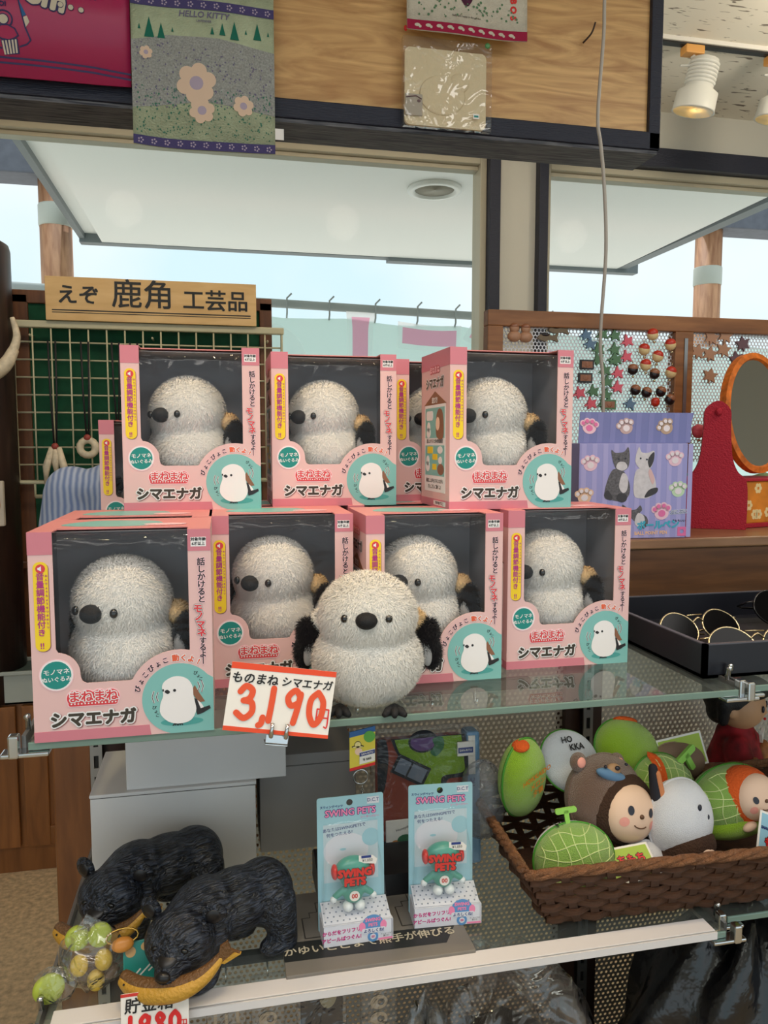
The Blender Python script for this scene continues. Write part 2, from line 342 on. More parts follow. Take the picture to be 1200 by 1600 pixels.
# outside: pavement, canopy with downlights, posts, banner
struct('ground_outside', MB().m(M('pale_pavement', (205, 200, 192), .9, var=(3, .06))).box((-14, 3.15, -.12), (16, 24, -.02)))
soff = M('canopy_soffit_white', (236, 236, 232), .7); fasc = M('canopy_fascia_grey', (120, 126, 128), .6)
e = thing('canopy', 'white flat canopy with grey edge outside the windows', 'canopy', (1.2, 4.7, 2.95))
b = MB().m(soff); X0, X1, Y0, Y1 = -2.03, 2.15, -1.53, 1.48
b.prism([(X0, Y0), (X1-.1, Y0), (X1, Y1), (X0, Y1)], .25, T(0, 0, .0)); b.build('soffit', e)
b = MB().m(soff).prism([(X0-.12, Y0), (X0, Y0), (X0, Y1), (X0-.12, Y1)], .2, T(0, 0, .06))
b.m(fasc).box((X0-.16, Y0, .02), (X0-.12, Y1+.1, .3)).box((X0-.16, Y1, -.005), (.15, Y1+.09, .3)).box((.15, Y1, -.03), (X1+.2, Y1+.09, .3)).box((X1, Y0, 0), (X1+.09, Y1, .3)); b.build('fascia', e)
for dx, dy in ((.06, -.2),):
    b = MB().m(M('downlight_ring', (225, 225, 218), .35)).lathe([(.16, .0), (.16, -.02), (.125, -.025), (.115, .0)], 28, T(dx, dy, 0)); r_ = b.build('downlight', e)
    MB().m(M('downlight_lens', (205, 198, 180), .2)).lathe([(.115, -.012), (.001, -.010)], 24, T(dx, dy, 0)).build('lens', r_)
cw = wood('post_wood', (150, 100, 68), (196, 146, 108), 'Z', 5, .6, 2, 6); band = M('pale_band', (190, 190, 178), .5)
def post(x, y, h, band_z, lab):
    e = thing('timber_post', lab, 'post', (x, y, -.02))
    MB().m(cw).lathe([(.115, 0), (.115, h)], 24).build('shaft', e)
    MB().m(band).lathe([(.118, band_z), (.122, band_z+.01), (.122, band_z+.15), (.118, band_z+.16)], 24).build('band', e)
    return e
post(-1.18, 6.35, 3.6, 3.1, 'round timber post with white band outside, left of the canopy')
p_ = post(4.34, 6.35, 3.4, 2.9, 'round timber post outside, beyond the canopy at right')
b = MB().m(M('grey_steel_beam', (96, 98, 108), .6, var=(14, .15))).box((-2.0, 6.2, 3.42), (-1.06, 6.5, 3.78), .01); b.build('lintel_beam', kind='structure')
b = MB().m(M('grey_steel_beam', (96, 98, 108))).box((4.2, 6.2, 3.36), (6.5, 6.5, 3.7), .01); b.build('lintel_beam', kind='structure')
rail = M('galvanised_rail', (168, 176, 176), .5)
e = thing('banner_rail', 'grey horizontal rail with hooks above the banner outside', 'rail', (0, 5.0, 0))
b = MB().m(rail).tube([(-2.6, 0, 2.42), (5.0, 0, 2.22)], .028, 10); b.build('bar', e)
for hx in (.43, .70, 1.0, 1.28, 1.54, 1.9, 2.2): 
    z = 2.352-(hx-.0)*.0263
    MB().m(rail).tube([(hx+.03, -.03, z+.06), (hx, -.035, z+.03), (hx, -.035, z-.06), (hx, 0, z-.09)], .006, 6).build('hook', e)
for hx in (-2.55, 4.9): MB().m(rail).tube([(hx, 0, -.02), (hx, 0, 2.45)], .03, 8).build('upright', e)
teal = M('banner_teal', (214, 240, 236), .7); pk = M('banner_pink', (255, 190, 212), .7); wh = M('banner_white', (252, 252, 252), .7)
for m_ in (teal, pk, wh):                                           # thin cloth lets daylight through
    t = m_.node_tree; tl_ = t.nodes.new('ShaderNodeBsdfTranslucent'); tl_.inputs[0].default_value = m_.node_tree.nodes['Principled BSDF'].inputs['Base Color'].default_value
    mx = t.nodes.new('ShaderNodeMixShader'); mx.inputs[0].default_value = .6 if m_ is teal else .93; t.links.new(t.nodes['Principled BSDF'].outputs[0], mx.inputs[1]); t.links.new(tl_.outputs[0], mx.inputs[2]); t.links.new(mx.outputs[0], t.nodes['Material Output'].inputs[0])
e = thing('banner', 'pale teal cloth banner with pink letters hung outside the window', 'banner', (0, 4.99, 0))
Z = lambda u: 2.275-u*.034
b = MB().m(teal); pts = [(-1.6+.2*i, Z(-1.6+.2*i)+.012*math.sin(i*1.7)) for i in range(33)]
b.prism(pts+[(4.8, 1.0), (-1.6, 1.0)], 0, face_front(0, 0, 0))
b.m(wh).prism([(.0, 1.5)]+spline([(.1, 2.1), (.3, 2.22), (.5, 2.12), (.62, 1.8), (.64, 1.5)], 6), .0, face_front(0, -.003, 0))
x = face_front(1.36, -.006, 1.94, -.034) @ Matrix.Diagonal((-1, 1, 1, 1))
for w_, mt, zz in ((.10, wh, .0), (.045, pk, .002)):                   # single sheets, so that daylight still comes through
    v_, f_ = text_geo('がこし', w_); b.m(mt).add([(p[0]*.59, p[1]*.60, zz) for p in v_], f_, x)
b.build('banner_cloth', e)

# hanging sign board over the shelves
ply = wood('plywood_face', (178, 128, 76), (226, 180, 118), 'X', 4, .45, 12, 6)
e = thing('hanging_sign', 'long plywood sign panel with dark navy frame hung from ceiling', 'sign', (0, 1.7, 2.14))
b = MB().m(ply).box((-1.3, .012, .02), (1.0, .05, .66)); b.build('plywood_face', e)
b = MB().m(navy).box((-1.3, 0, 0), (1.025, .1, .04), .003).box((.995, 0, .0), (1.025, .1, .68), .003).box((-1.3, 0, .64), (1.025, .1, .68), .003); b.build('frame', e)
b = MB().m(weathered).box((-1.3, .006, -.008), (1.02, .115, .0)).box((-1.3, .06, .02), (1.0, .11, .66)); b.build('back_panel', e)
MB().m(M('twig_brown', (62, 40, 26))).tube(spline([(.826, .005, .222), (.838, -.012, .236), (.843, -.02, .256)], 5), .0022, 6).build('bent_nail', e)
# hanging electric cord
b = MB().m(M('white_cord', (178, 168, 156), .5)).tube(spline([(.800, 1.55, 2.82), (.800, 1.55, 2.60), (.797, 1.55, 2.37), (.797, 1.55, 2.30), (.788, 1.55, 2.14), (.796, 1.55, 2.08), (.806, 1.55, 2.0), (.814, 1.55, 1.86), (.806, 1.55, 1.68), (.816, 1.55, 1.56), (.818, 1.55, 1.29)], 6), .0038, 8)
b.build('electric_cord', label='pale electric cord hanging down in front of the sign panel', cat='cord')
# ceiling track with spotlights
e = thing('lighting_track', 'thin black lighting track fixed along the tiled ceiling', 'track', (0, 2.47, 2.80))
MB().m(M('track_black', (22, 22, 22))).box((.6, -.012, 0), (4.6, .012, .02)).build('rail', e)
MB().m(M('track_lip', (214, 210, 202))).box((.6, -.02, .006), (4.6, -.013, .02)).box((.6, .013, .006), (4.6, .02, .02)).build('lip', e)
lampw = M('lamp_white_enamel', (206, 206, 200), .35); lin = M('reflector_cream', (238, 216, 160), .3); blb = M('bulb_glow', (255, 236, 196), .4, emit=9)
def spotlight(x, lab):
    e = thing('spotlight', lab, 'spotlight', (x, 2.47, 2.80), (0, 0, 0))
    MB().m(M('adapter_orange', (208, 150, 78))).box((-.035, -.02, -.028), (.035, .02, 0), .003).build('adapter', e)
    tl = T(.02, 0, -.165) @ rotm((math.radians(10), math.radians(8), 0))
    b = MB().m(lampw).lathe([(.02, .13), (.045, .12), (.047, .03), (.068, .015), (.07, -.04), (.072, -.045), (.066, -.045)], 28, tl)
    for k in range(6): b.lathe([(.048, .10-k*.012), (.051, .105-k*.012), (.051, .108-k*.012), (.048, .11-k*.012)], 24, tl)
    b.build('housing', e)
    MB().m(lin).lathe([(.066, -.045), (.058, -.01), (.04, .01), (.03, .012)], 28, tl).build('reflector', e)
    MB().m(blb).lathe([(.03, .012), (.02, .006), (.001, .004)], 20, tl).build('bulb', e)
    b = MB().m(lampw).tube([(.0, 0, -.028), (.02, 0, -.05)], .008, 8).box((.058, -.014, -.165), (.066, .014, -.04), .002).box((.0, -.014, -.048), (.066, .014, -.04), .002); b.tube([(-.05, -.01, -.07), (.05, -.01, -.06)], .004, 6); b.build('bracket', e)
    lamp('spotlight_beam', 'SPOT', (x+.02, 2.46, 2.60), 10, WARM, (x-.4, 2.2, 0), spot_size=math.radians(60), spot_blend=.6, shadow_soft_size=.03)
spotlight(1.60, 'white spotlight beside the end of the plywood sign panel')
spotlight(1.925, 'white spotlight at the picture edge, further along the track')
# ---------------------------------------------------------------- shelving unit
brown = wood('brown_wood_board', (72, 44, 24), (104, 68, 38), 'X', 7, .4, 2, 9)
endw = wood('end_panel_wood', (92, 52, 22), (126, 78, 38), 'Z', 6, .4, 2, 9)
darkpost = wood('dark_brown_post', (44, 26, 20), (62, 38, 28), 'Z', 6, .5, 2, 9)
steel = M('zinc_steel', (150, 150, 150), .35, .8); chrome = M('chrome', (205, 208, 210), .15, 1.0)
perf = perforated('perforated_steel', (176, 171, 164), .0098, .30, metal=.25)
e = thing('shelving_unit', 'dark wood shop shelving with perforated metal back panel', 'shelving', (0, 1.25, 0))
MB().m(brown).box((-.26, 0, 1.168), (2.2, .03, 1.262), .002).build('back_board', e, label='wide brown wood grain board across the back')
MB().m(wood('ledge_top', (120, 84, 56), (150, 112, 80), 'X', 7, .3, 2, 9)).box((-.26, -.004, 1.262), (2.2, .42, 1.28), .003).build('ledge', e)
MB().m(endw).box((-.262, -.02, 0), (-.205, .42, 1.17), .003).build('end_panel', e)
MB().m(darkpost).box((-.205, -.006, .1), (-.13, .02, 1.168)).build('back_strip', e)
b = MB().m(perf).box((-.13, .004, .12), (.595, .0055, 1.168)); b.build('back_panel', e, label='perforated steel back panel')
b = MB().m(perf).box((.665, .004, .12), (1.5, .0055, 1.168)); b.build('back_panel', e, label='perforated steel back panel')
MB().m(darkpost).box((.595, -.01, .1), (.665, .03, 1.168)).build('post', e)
for sx in (-.197, .63):
    b = MB().m(steel); ys = -.028 if sx > 0 else -.024
    outer = [(-.009, .15), (.009, .15), (.009, 1.165), (-.009, 1.165)]; holes = [[(-.0035, z), (.0035, z), (.0035, z+.02), (-.0035, z+.02)] for z in [.2+.034*i for i in range(28)]]
    b.prism([outer]+holes, .003, face_front(sx, ys+.003, 0)); b.m(M('slot_black', (14, 13, 13))).box((sx-.008, ys+.004, .15), (sx+.008, ys+.016, 1.165)); b.build('slotted_standard', e)
b = MB().m(darkpost).box((-.205, -.47, 0), (2.2, .02, .1), .004).box((-.205, -.45, .1), (2.2, .0, .12)); b.build('base_deck', e)
glt = clear('shelf_glass', (.93, .97, .95), .02, None, .05, (.6, .68, .66), 1.5, 1.0); gle = M('glass_edge_green', (112, 138, 128), .12, spec=.8)
def glass_shelf(x0, x1, y0, y1, z, lab, ends=(1, 1)):
    e = thing('glass_shelf', lab, 'shelf', ((x0+x1)/2, y0, z), group=None); w = (x1-x0)/2
    MB().m(glt).box((-w, .003, -.008), (w, y1-y0, 0)).build('glass_pane', e)
    b = MB().m(gle).box((-w, 0, -.008), (w, .003, 0), .001); b.build('glass_edge', e)
    for s, on in ((-1, ends[0]), (1, ends[1])):
        if on:
            b = MB().m(steel).box((s*w-.004, .03, -.014), (s*w+.004, y1-y0, -.0085)).box((s*(w+.006)-.002, .01, -.012), (s*(w+.006)+.002, y1-y0, .004)); b.build('bracket_arm', e)
            b = MB().m(chrome).box((s*(w-.02)-.045*(s < 0)-.0, -.006, -.013), (s*(w-.02)+.045*(s > 0), .012, -.0085), .0015).box((s*(w+.012)-.005, -.008, -.013), (s*(w+.012)+.005, .004, .010), .002)
            b.tube([(s*(w+.006), .03, .002), (s*(w+.006), .03, .018), (s*(w+.006), .024, .018)], .003, 8); b.build('shelf_clip', e)
    return e
glass_shelf(-.190, .602, .79, 1.235, 1.158, 'upper glass shelf carrying the pink toy cartons')
glass_shelf(-.190, .602, .795, 1.235, .850, 'lower glass shelf with white strip carrying the black bears')
glass_shelf(.622, 1.45, .80, 1.235, 1.158, 'glass shelf under the black sunglasses tray', (1, 0))
glass_shelf(.622, 1.45, .82, 1.235, .850, 'glass shelf beside and beyond the wicker basket', (1, 0))
b = MB().m(M('white_plastic_strip', (224, 220, 220), .35)).box((-.183, .797, .850), (.588, .822, .8525), .0008); b.box((-.183, .7925, .8435), (.588, .7945, .8525))
b.build('shelf_edge_strip', label='long white plastic strip along the lower shelf front', cat='strip')

# ---------------------------------------------------------------- plush bird
furw = M('white_plush', (246, 242, 234), .95, sheen=.3, spec=.1); furo = M('tan_plush', (222, 192, 146), .95, spec=.1); furb = M('black_plush', (26, 24, 27), .95, sheen=.2, spec=.1)
felt = M('grey_felt', (150, 150, 150), .9); blk = M('black_velvet', (12, 13, 18), .75, bump=(900, .2)); eyem = M('glossy_black_eye', (14, 12, 12), .12, coat=.5)
BODY = blob_geo([('e', (0, 0, .050), (.0595, .053, .049)), ('e', (0, -.003, .101), (.0525, .050, .0455)), ('e', (0, 0, .076), (.050, .046, .03))], .0035, 5)
BODYV = np.array(BODY[0])
def on_body(x, z):
    """front surface y at (x, z)"""
    d = (BODYV[:, 0]-x)**2+(BODYV[:, 2]-z)**2+np.where(BODYV[:, 1] > 0, 1, 0); return float(BODYV[d.argmin(), 1])
def make_bird(label, n, L, w, loc, feet=True, bz=.098):
    e = thing('plush_bird', label, 'plush toy', loc)
    nf = lambda p: (np.hypot(p[:, 0], p[:, 2]-bz) < .0075) & (p[:, 1] < 0)
    link('body', fur_mesh('bird_body', *BODY, furw, n, L, w, skip=nf), e)
    b = MB().m(blk); b.ell((0, on_body(0, bz)-.003, bz), (.0118, .0115, .0092), u=24, w=16); b.build('beak', e, label='black beak')
    for s in (-1, 1): MB().m(eyem).ell((s*.0235, on_body(s*.0235, bz+.001)-.0028, bz+.001), (.0043, .0042, .0047)).build('eye', e)
    for s in (-1, 1):
        k = max(1500, n//14)
        v, f = blob_geo([('e', (s*.066, .014, .068), (.013, .012, .025), (0, s*.25, 0)), ('e', (s*.074, .016, .052), (.009, .009, .016), (0, s*.1, 0))], .003, 3)
        wg = link('wing', fur_mesh('wing', v, f, furb, k, L*.9, w), e)
        MB().m(felt).ell((s*.0665, .003, .056), (.0065, .004, .016), (0, s*-.15, 0)).build('wing_lining', wg, label='grey lining of the wing')
        v, f = blob_geo([('e', (s*.053, .022, .090), (.013, .014, .010), (0, s*.5, 0))], .003, 3)
        link('shoulder_tuft', fur_mesh('tuft', v, f, furo if s > 0 else furw, k//2, L*.9, w), e, label='tan shoulder tuft' if s > 0 else None)
    v, f = blob_geo([('c', (0, .045, .03), (0, .085, .036), .012, .010)], .003, 3); link('tail', fur_mesh('tail', v, f, furb, 800, L*.8, w), e)
    for s in ((-1, 1) if feet else ()):
        b = MB().m(blk)
        for a in (-.5, 0, .5): b.tube([(s*.03, -.034, .0045), (s*.03+math.sin(a)*.014, -.036-math.cos(a)*.014, .005), (s*.03+math.sin(a)*.024, -.034-math.cos(a)*.025, .0035)], [.005, .0052, .0028], 8)
        b.build('foot', e)
    return e
bird0 = make_bird('loose white plush bird standing on the glass shelf by the price card', 80000, .0100, .00042, (.160, .842, 1.158), True, .106); bird0.rotation_euler = (0, 0, math.radians(-12))

# ---------------------------------------------------------------- toy cartons
CW, CH, CD = .172, .208, .125
cp = M('carton_pale_pink', (226, 186, 184), .42); cpd = M('carton_rose', (206, 124, 138), .42); cpk = M('carton_coral', (222, 140, 138), .42)
ct = M('carton_teal', (126, 186, 182), .42); ctd = M('carton_deep_teal', (20, 136, 128), .42); cw_ = M('carton_white', (238, 234, 234), .42); cy = M('carton_yellow', (242, 208, 30), .42)
cm = M('carton_magenta', (176, 44, 128), .42); cr = M('carton_red', (214, 58, 66), .42); ck = M('carton_ink', (58, 50, 40), .42); cor = M('carton_orange', (226, 96, 60), .42)
cbr = M('carton_brown', (138, 92, 66), .42); cpp = M('carton_light_pink', (244, 200, 206), .42); cin = M('carton_grey_lining', (158, 154, 156), .6); cbk = M('carton_black_print', (34, 30, 34), .42)
ctm = M('carton_mid_teal', (74, 158, 154), .42); csk = M('carton_skin', (244, 206, 180), .42)
film = clear('carton_film', (.97, .97, .98), .035, (22, .35), .008, (.75, .76, .8), 1.4, .5)
ICX, ICZ = .1384, .0355
def carton_art(b):
    F = lambda z=0: face_front(0, -z, 0); t = .0003
    clampc = lambda pts: [(min(max(x, 0), CW), min(max(z, 0), CH)) for x, z in pts]
    b.m(cpd)
    b.prism([(0, .186), (.0225, .186), (.0225, CH), (0, CH)], t, F()); b.prism([(.1495, .186), (CW, .186), (CW, CH), (.1495, CH)], t, F())
    b.prism([(0, 0), (.11, 0), (.1085, .0105), (0, .0105)], t, F())
    b.m(ct).prism(clampc(arc(ICX, ICZ, .0365, 40, 255, 30))+[(.128, 0), (CW, 0), (CW, ICZ+.02)], t, F(.0001))
    # left label
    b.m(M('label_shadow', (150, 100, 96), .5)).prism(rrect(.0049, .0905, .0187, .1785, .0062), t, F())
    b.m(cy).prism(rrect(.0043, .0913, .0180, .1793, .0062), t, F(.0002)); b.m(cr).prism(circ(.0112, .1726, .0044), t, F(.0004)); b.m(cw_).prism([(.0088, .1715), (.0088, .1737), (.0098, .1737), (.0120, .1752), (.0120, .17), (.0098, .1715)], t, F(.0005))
    b.m(cm).vtext('音量調節機能付き', .0078, face_front(.0106, -.0008, .1645), .03, 1.01)
    b.text('!!', .0078, face_front(.0106, -.0008, .0965), .03)
    b.vtext('おんりょうちょうせつきのうつ', .0026, face_front(.0163, -.0008, .1655), .03, 1.5)
    # right column
    b.m(cw_).prism([(.1525, .1905), (.1675, .1905), (.1675, .2), (.1525, .2)], t, F(.0001)); b.m(cbk).text('対象年齢', .0037, face_front(.16, -.0006, .1976), .04).text('6才以上', .0037, face_front(.16, -.0006, .1932), .04)
    for mt, bd, dz in ((cpp, .12, .0003), (cbk, .035, .0005)):
        b.m(mt).vtext('話しかけると', .0082, face_front(.1622, -dz, .1745), bd, .93)
    for mt, bd, dz in ((cbk, .13, .0004), (cw_, .10, .0006), (cr, .05, .0008)):
        for i, c in enumerate('モノマネ'): b.m(mt).text(c, .0094, face_front(.1582+i*.0011, -dz, .1268-i*.0082, -.06), bd)
    for mt, bd, dz in ((cpp, .12, .0003), (cbk, .035, .0005)): b.m(mt).vtext('するよー', .0076, face_front(.1625, -dz, .0935), bd, .9)
    # round badge
    b.m(cpp).prism(circ(.0222, .0668, .0162), t, F(.0001)); b.m(cw_).prism(circ(.0222, .0668, .0153), t, F(.0002)); b.m(ctd).prism(circ(.0222, .0668, .0139), t, F(.0003))
    b.m(cw_).text('モノマネ', .0062, face_front(.0224, -.0007, .0698, .05), .02).text('ぬいぐるみ', .0056, face_front(.0224, -.0007, .0625, .05), .02)
    # names
    for i in range(4): b.m(cpp).prism(circ(.0388+i*.0113, .0424, .0088), t, F(.0001+i*.00001))
    b.prism(rrect(.0315, .0335, .0795, .041, .003), t, F(.00015))
    for i in range(4): b.m(cr).prism(circ(.0388+i*.0113, .0424, .0077), t, F(.0003+i*.00001))
    b.prism(rrect(.0325, .0345, .0785, .0395, .0022), t, F(.00035))
    b.m(cw_).text('まねまね', .0118, face_front(.0558, -.0008, .0432), .11); b.m(cr).text('まねまね', .0118, face_front(.0558, -.0010, .0432), .035)
    b.m(cw_)
    for i in range(14): b.prism(circ(.0352+i*.0032, .0368, .0008, 8), t, F(.0005))
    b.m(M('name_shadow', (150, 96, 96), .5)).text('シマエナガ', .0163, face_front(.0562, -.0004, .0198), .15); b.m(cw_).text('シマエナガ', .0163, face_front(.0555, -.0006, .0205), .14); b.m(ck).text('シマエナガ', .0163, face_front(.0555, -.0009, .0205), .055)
    # curved words
    for s_, a0, st_, sz, cols in (('ぴょこぴょこ', 163, 11.0, .0066, ((cpp, .13, .0003), (cbk, .04, .0005))), ('動くよ!', 94, 10.5, .0072, ((cw_, .15, .0003), (cor, .05, .0005)))):
        for mt, bd, dz in cols:
            for i, c in enumerate(s_):
                a = math.radians(a0-i*st_); b.m(mt).text(c, sz, face_front(ICX+.0418*math.cos(a), -dz, ICZ+.0418*math.sin(a), a-PI/2), bd)
    # drawn bird
    b.m(ctm).prism(circ(.1405, .0115, .021, 24, .0042), t, F(.0003))
    b.m(cbr).prism([(.150, .042), (.1535, .0485), (.158, .040), (.1635, .031), (.157, .03)], t, F(.0004))
    b.m(cw_).prism(spline([(.150, .036), (.158, .031), (.162, .024), (.156, .022)], 5, True), t, F(.0005))
    b.m(cbk).prism([(.150, .036), (.1555, .034), (.159, .024), (.168, .0265), (.169, .0235), (.161, .019), (.1555, .0175), (.1535, .026)], t, F(.0006))
    for fx in (.1345, .1395):
        for q in (-1, 0, 1): b.prism(stroke([(fx, .0112), (fx+q*.0024-.001, .0078)], .0011), t, F(.0006))
    b.m(cw_).prism(spline([(.1215, .049), (.1245, .0545), (.1320, .0585), (.1400, .0585), (.1475, .0545), (.1515, .047), (.1520, .039), (.1535, .031), (.1545, .022), (.149, .0125), (.138, .0098), (.127, .0125), (.1195, .021), (.1195, .031), (.1225, .040)], 4, True), t, F(.0008))
    b.m(cbk).prism(circ(.1337, .0445, .0015, 12), t, F(.0010)); b.prism(circ(.1226, .0452, .0008, 10, .0014), t, F(.0010)); b.prism(spline([(.1238, .0437), (.1265, .0455), (.1292, .0432), (.127, .0412)], 5, True), t, F(.0010))
    for cx, sg in ((.1165, -1), (.1125, -1), (.1575, 1), (.1612, 1)):
        h = .0048 if cx in (.1165, .1575) else .0062; zc = .0385 if sg < 0 else .047
        for mt, w_, dz in ((cw_, .0016, .0003), (cbk, .0007, .0005)): b.m(mt).prism(stroke([(cx-sg*.001, zc+h), (cx+sg*.0008, zc), (cx-sg*.001, zc-h)], w_), t, F(dz))
    b.m(cbk)
    for c, x, z in (('ぴ', .1545, .0608), ('ょ', .1575, .0578), ('こ', .1598, .0545), ('ぴ', .1135, .0275), ('ょ', .1152, .0235), ('こ', .1165, .0195)): b.text(c, .0043, face_front(x, -.0006, z, -.2), .02)
    # artwork on the left side
    L = lambda z=0: face_left(-z, CD, 0)         # u runs from the back edge to the front edge
    b.m(cpd).prism([(0, .186), (CD, .186), (CD, CH), (0, CH)], t, L()); b.prism([(0, 0), (CD, 0), (CD, .0105), (0, .0105)], t, L())
    b.m(cr).text('まねまね', .0105, face_left(-.0006, CD-.062, .184), .12); b.m(cpp).text('まねまね', .0105, face_left(-.0008, CD-.062, .184), .03)
    b.m(cw_).text('シマエナガ', .0155, face_left(-.0004, CD-.062, .166), .13); b.m(ck).text('シマエナガ', .0155, face_left(-.0007, CD-.062, .166), .05)
    b.m(cbr).prism([(.014, .138), (.112, .138), (.063, .156)], t, L()); b.m(cw_).prism([(.018, .02), (.108, .02), (.108, .138), (.018, .138)], t, L()); b.text('遊び方', .0085, face_left(-.0006, CD-.063, .1435), .04)
    for z0, z1 in ((.093, .134), (.042, .083)): b.m(ct).prism([(.021, z0), (.105, z0), (.105, z1), (.021, z1)], t, L(.0002))
    b.m(cbr).prism(spline([(.072, .095), (.07, .12), (.082, .132), (.098, .125), (.1, .094)], 5, True), t, L(.0004)); b.m(csk).prism(circ(.077, .112, .008, 20, .009), t, L(.0006)); b.m(cbr).prism(circ(.09, .051, .014, 20, .0075), t, L(.0004))
    b.m(cw_)
    for cx, cz in ((.036, .1), (.033, .054)): b.prism(circ(cx, cz, .009, 20, .007), t, L(.0004)); b.prism(circ(cx, cz+.008, .007), t, L(.0004))
    b.prism(rrect(.026, .117, .056, .13, .005), t, L(.0004)); b.prism(circ(.087, .077, .011, 20, .005), t, L(.0004)); b.prism(circ(.088, .063, .008, 20, .005), t, L(.0004))
    b.m(cy).prism(rrect(.031, .072, .056, .0815, .001), t, L(.0004)); b.prism(rrect(.054, .0635, .076, .0715, .001), t, L(.0004)); b.prism(rrect(.054, .05, .072, .058, .001), t, L(.0004))
    b.m(cbk).text('話しかけると約4秒間録音', .0062, face_left(-.0006, CD-.063, .0885), .02).text('録音した声をマネしながら', .0062, face_left(-.0006, CD-.063, .0345), .02).text('ぴょこぴょこ動くよ!', .0062, face_left(-.0006, CD-.063, .0265), .02)
    b.m(cw_).prism(rrect(.06, .0025, .11, .0085, .001), t, L(.0003)); b.m(cbk).text('対象年齢6才以上', .0048, face_left(-.0007, CD-.085, .0055), .02)
def make_carton():
    e = thing('toy_carton', 'x', 'toy box', (0, 0, 0)); b = MB().m(cp); k = .0012
    front = [(0, 0), (CW, 0), (CW, CH), (.1495, CH), (.1495, .0855)]+arc(ICX, ICZ, .0505, 78, 154, 14)+[(.088, .0572), (.05, .0572), (.0462, .0592), (.0448, .063)]+arc(.0222, .0668, .0222, -2, 84, 10)+[(.0225, .0925), (.0225, CH), (0, CH)]
    b.prism(front, k, face_front(0, k, 0))
    b.box((0, k, 0), (k, CD, CH)).box((CW-k, k, 0), (CW, CD, CH)).box((0, CD-k, 0), (CW, CD, CH)).box((k, k, 0), (CW-k, CD-k, k))
    b.m(cpk).prism([(0, 0), (.0225, 0), (.0225, .027), (.1495, .027), (.1495, 0), (CW, 0), (CW, CD), (0, CD)], k, T(0, 0, CH-k+.0002))
    b.m(ct).prism(spline([(.02, .06), (.05, .042), (.09, .04), (.12, .055), (.11, .09), (.05, .1)], 5, True), .0003, T(0, 0, CH+.0003)); b.m(cpp).prism(circ(.125, .052, .022, 20, .01), .0003, T(0, 0, CH+.0006))
    carton_art(b); b.build('carton', e)
    b = MB().m(cin); j = .002
    b.box((j, CD-.004, j), (CW-j, CD-.003, CH-.003)).box((j, .004, j), (j+.001, CD-.004, CH-.003)).box((CW-j-.001, .004, j), (CW-j, CD-.004, CH-.003)).box((j, .004, .002), (CW-j, CD-.004, .018)); b.box((j, .03, CH-.004), (CW-j, CD-.004, CH-.003)); b.build('inner_tray', e, label='grey inner card lining')
    b = MB().m(film); prof = [(.003, .053), (.003, .08), (.0032, .11), (.0036, .14), (.0042, .17), (.0055, .19), (.009, .2005), (.016, .2045), (.027, .2055)]; nx = 14; vs = []
    for i in range(nx+1):
        u = i/nx; x = .0215+u*.129
        for (y, z) in prof: vs.append((x, y+.0012*math.sin(x*190+z*70)*math.sin(PI*u)+.001*abs(2*u-1)**6*0, z-.0022*math.sin(PI*u)*(1 if z > .19 else 0)))
    n = len(prof); b.add(vs, [(i*n+q, (i+1)*n+q, (i+1)*n+q+1, i*n+q+1) for i in range(nx) for q in range(n-1)], None, True); b.build('window_film', e, label='clear plastic window film')
    return e
carton0 = make_carton(); birdb = make_bird('x', 42000, .0064, .0004, (0, 0, 0), False)
S1, T1 = 1.158, 1.366
CARTONS = [ # x, y, z, yaw deg, bird yaw, in view name
 (-.183, .788, S1, 0, -30, 'front left corner carton nearest the camera, lower row', 'lower row carton at the left shelf corner'),
 (-.014, .926, S1, 0, -38, 'lower row carton behind the price card', 'lower row carton behind the price card'),
 (.168, .893, S1, 0, -40, 'lower row carton right behind the loose plush bird', 'lower row carton behind the loose plush bird'),
 (.3595, .925, S1, 0, -54, 'lower row carton at the right, next to the sunglasses tray', 'lower row carton nearest the sunglasses tray'),
 (-.120, 1.020, T1, 0, -40, 'upper row carton in front of the green wire rack', 'upper row carton in front of the wire rack'),
 (.0690, 1.052, T1, 0, -50, 'upper row carton in the middle, under the window banner', 'upper row carton in the middle of its row'),
 (.2885, .952, T1, 2, -54, 'upper row carton showing its side beside the pen box', 'upper row carton showing its printed left side'),
 (-.183, 1.262, 1.280, 0, -12, 'low on the ledge, half hidden by the upper left carton', 'low carton on the ledge behind the upper row'),
 (.2500, 1.105, T1, 0, -38, 'squeezed behind and between two upper row cartons', 'carton squeezed between two upper row cartons'),
 (-.183, .916, S1, 0, -40, 'second row carton directly behind the corner carton', 'carton hidden behind the corner carton'),
 (-.01, 1.053, S1, 0, -40, 'second row carton behind the price card carton', 'carton in second row behind the price card'),
 (.1720, 1.046, S1, 0, -40, 'second row carton behind the loose bird carton', 'carton in second row behind the loose bird')]
for i, (x, y, z, yw, by, l1, l2) in enumerate(CARTONS):
    o = carton0 if i == 0 else copy_thing(carton0, (0, 0, 0)); o.location = (x, y, z); o.rotation_euler = (0, 0, math.radians(yw))
    tag(o, 'pink windowed toy box, '+l1, 'toy box', 'pink boxes of plush birds')
    if i > 8: continue
    q = birdb if i == 0 else copy_thing(birdb, (0, 0, 0)); a = math.radians(yw)
    px, py = .080, .0635; q.location = (x+px*math.cos(a)-py*math.sin(a), y+px*math.sin(a)+py*math.cos(a), z+.0225-.004); q.rotation_euler = (0, 0, math.radians(by+yw)); q.scale = (.98, .96, 1.06)
    tag(q, 'white plush bird inside the '+l2, 'plush toy', 'plush birds in their boxes')
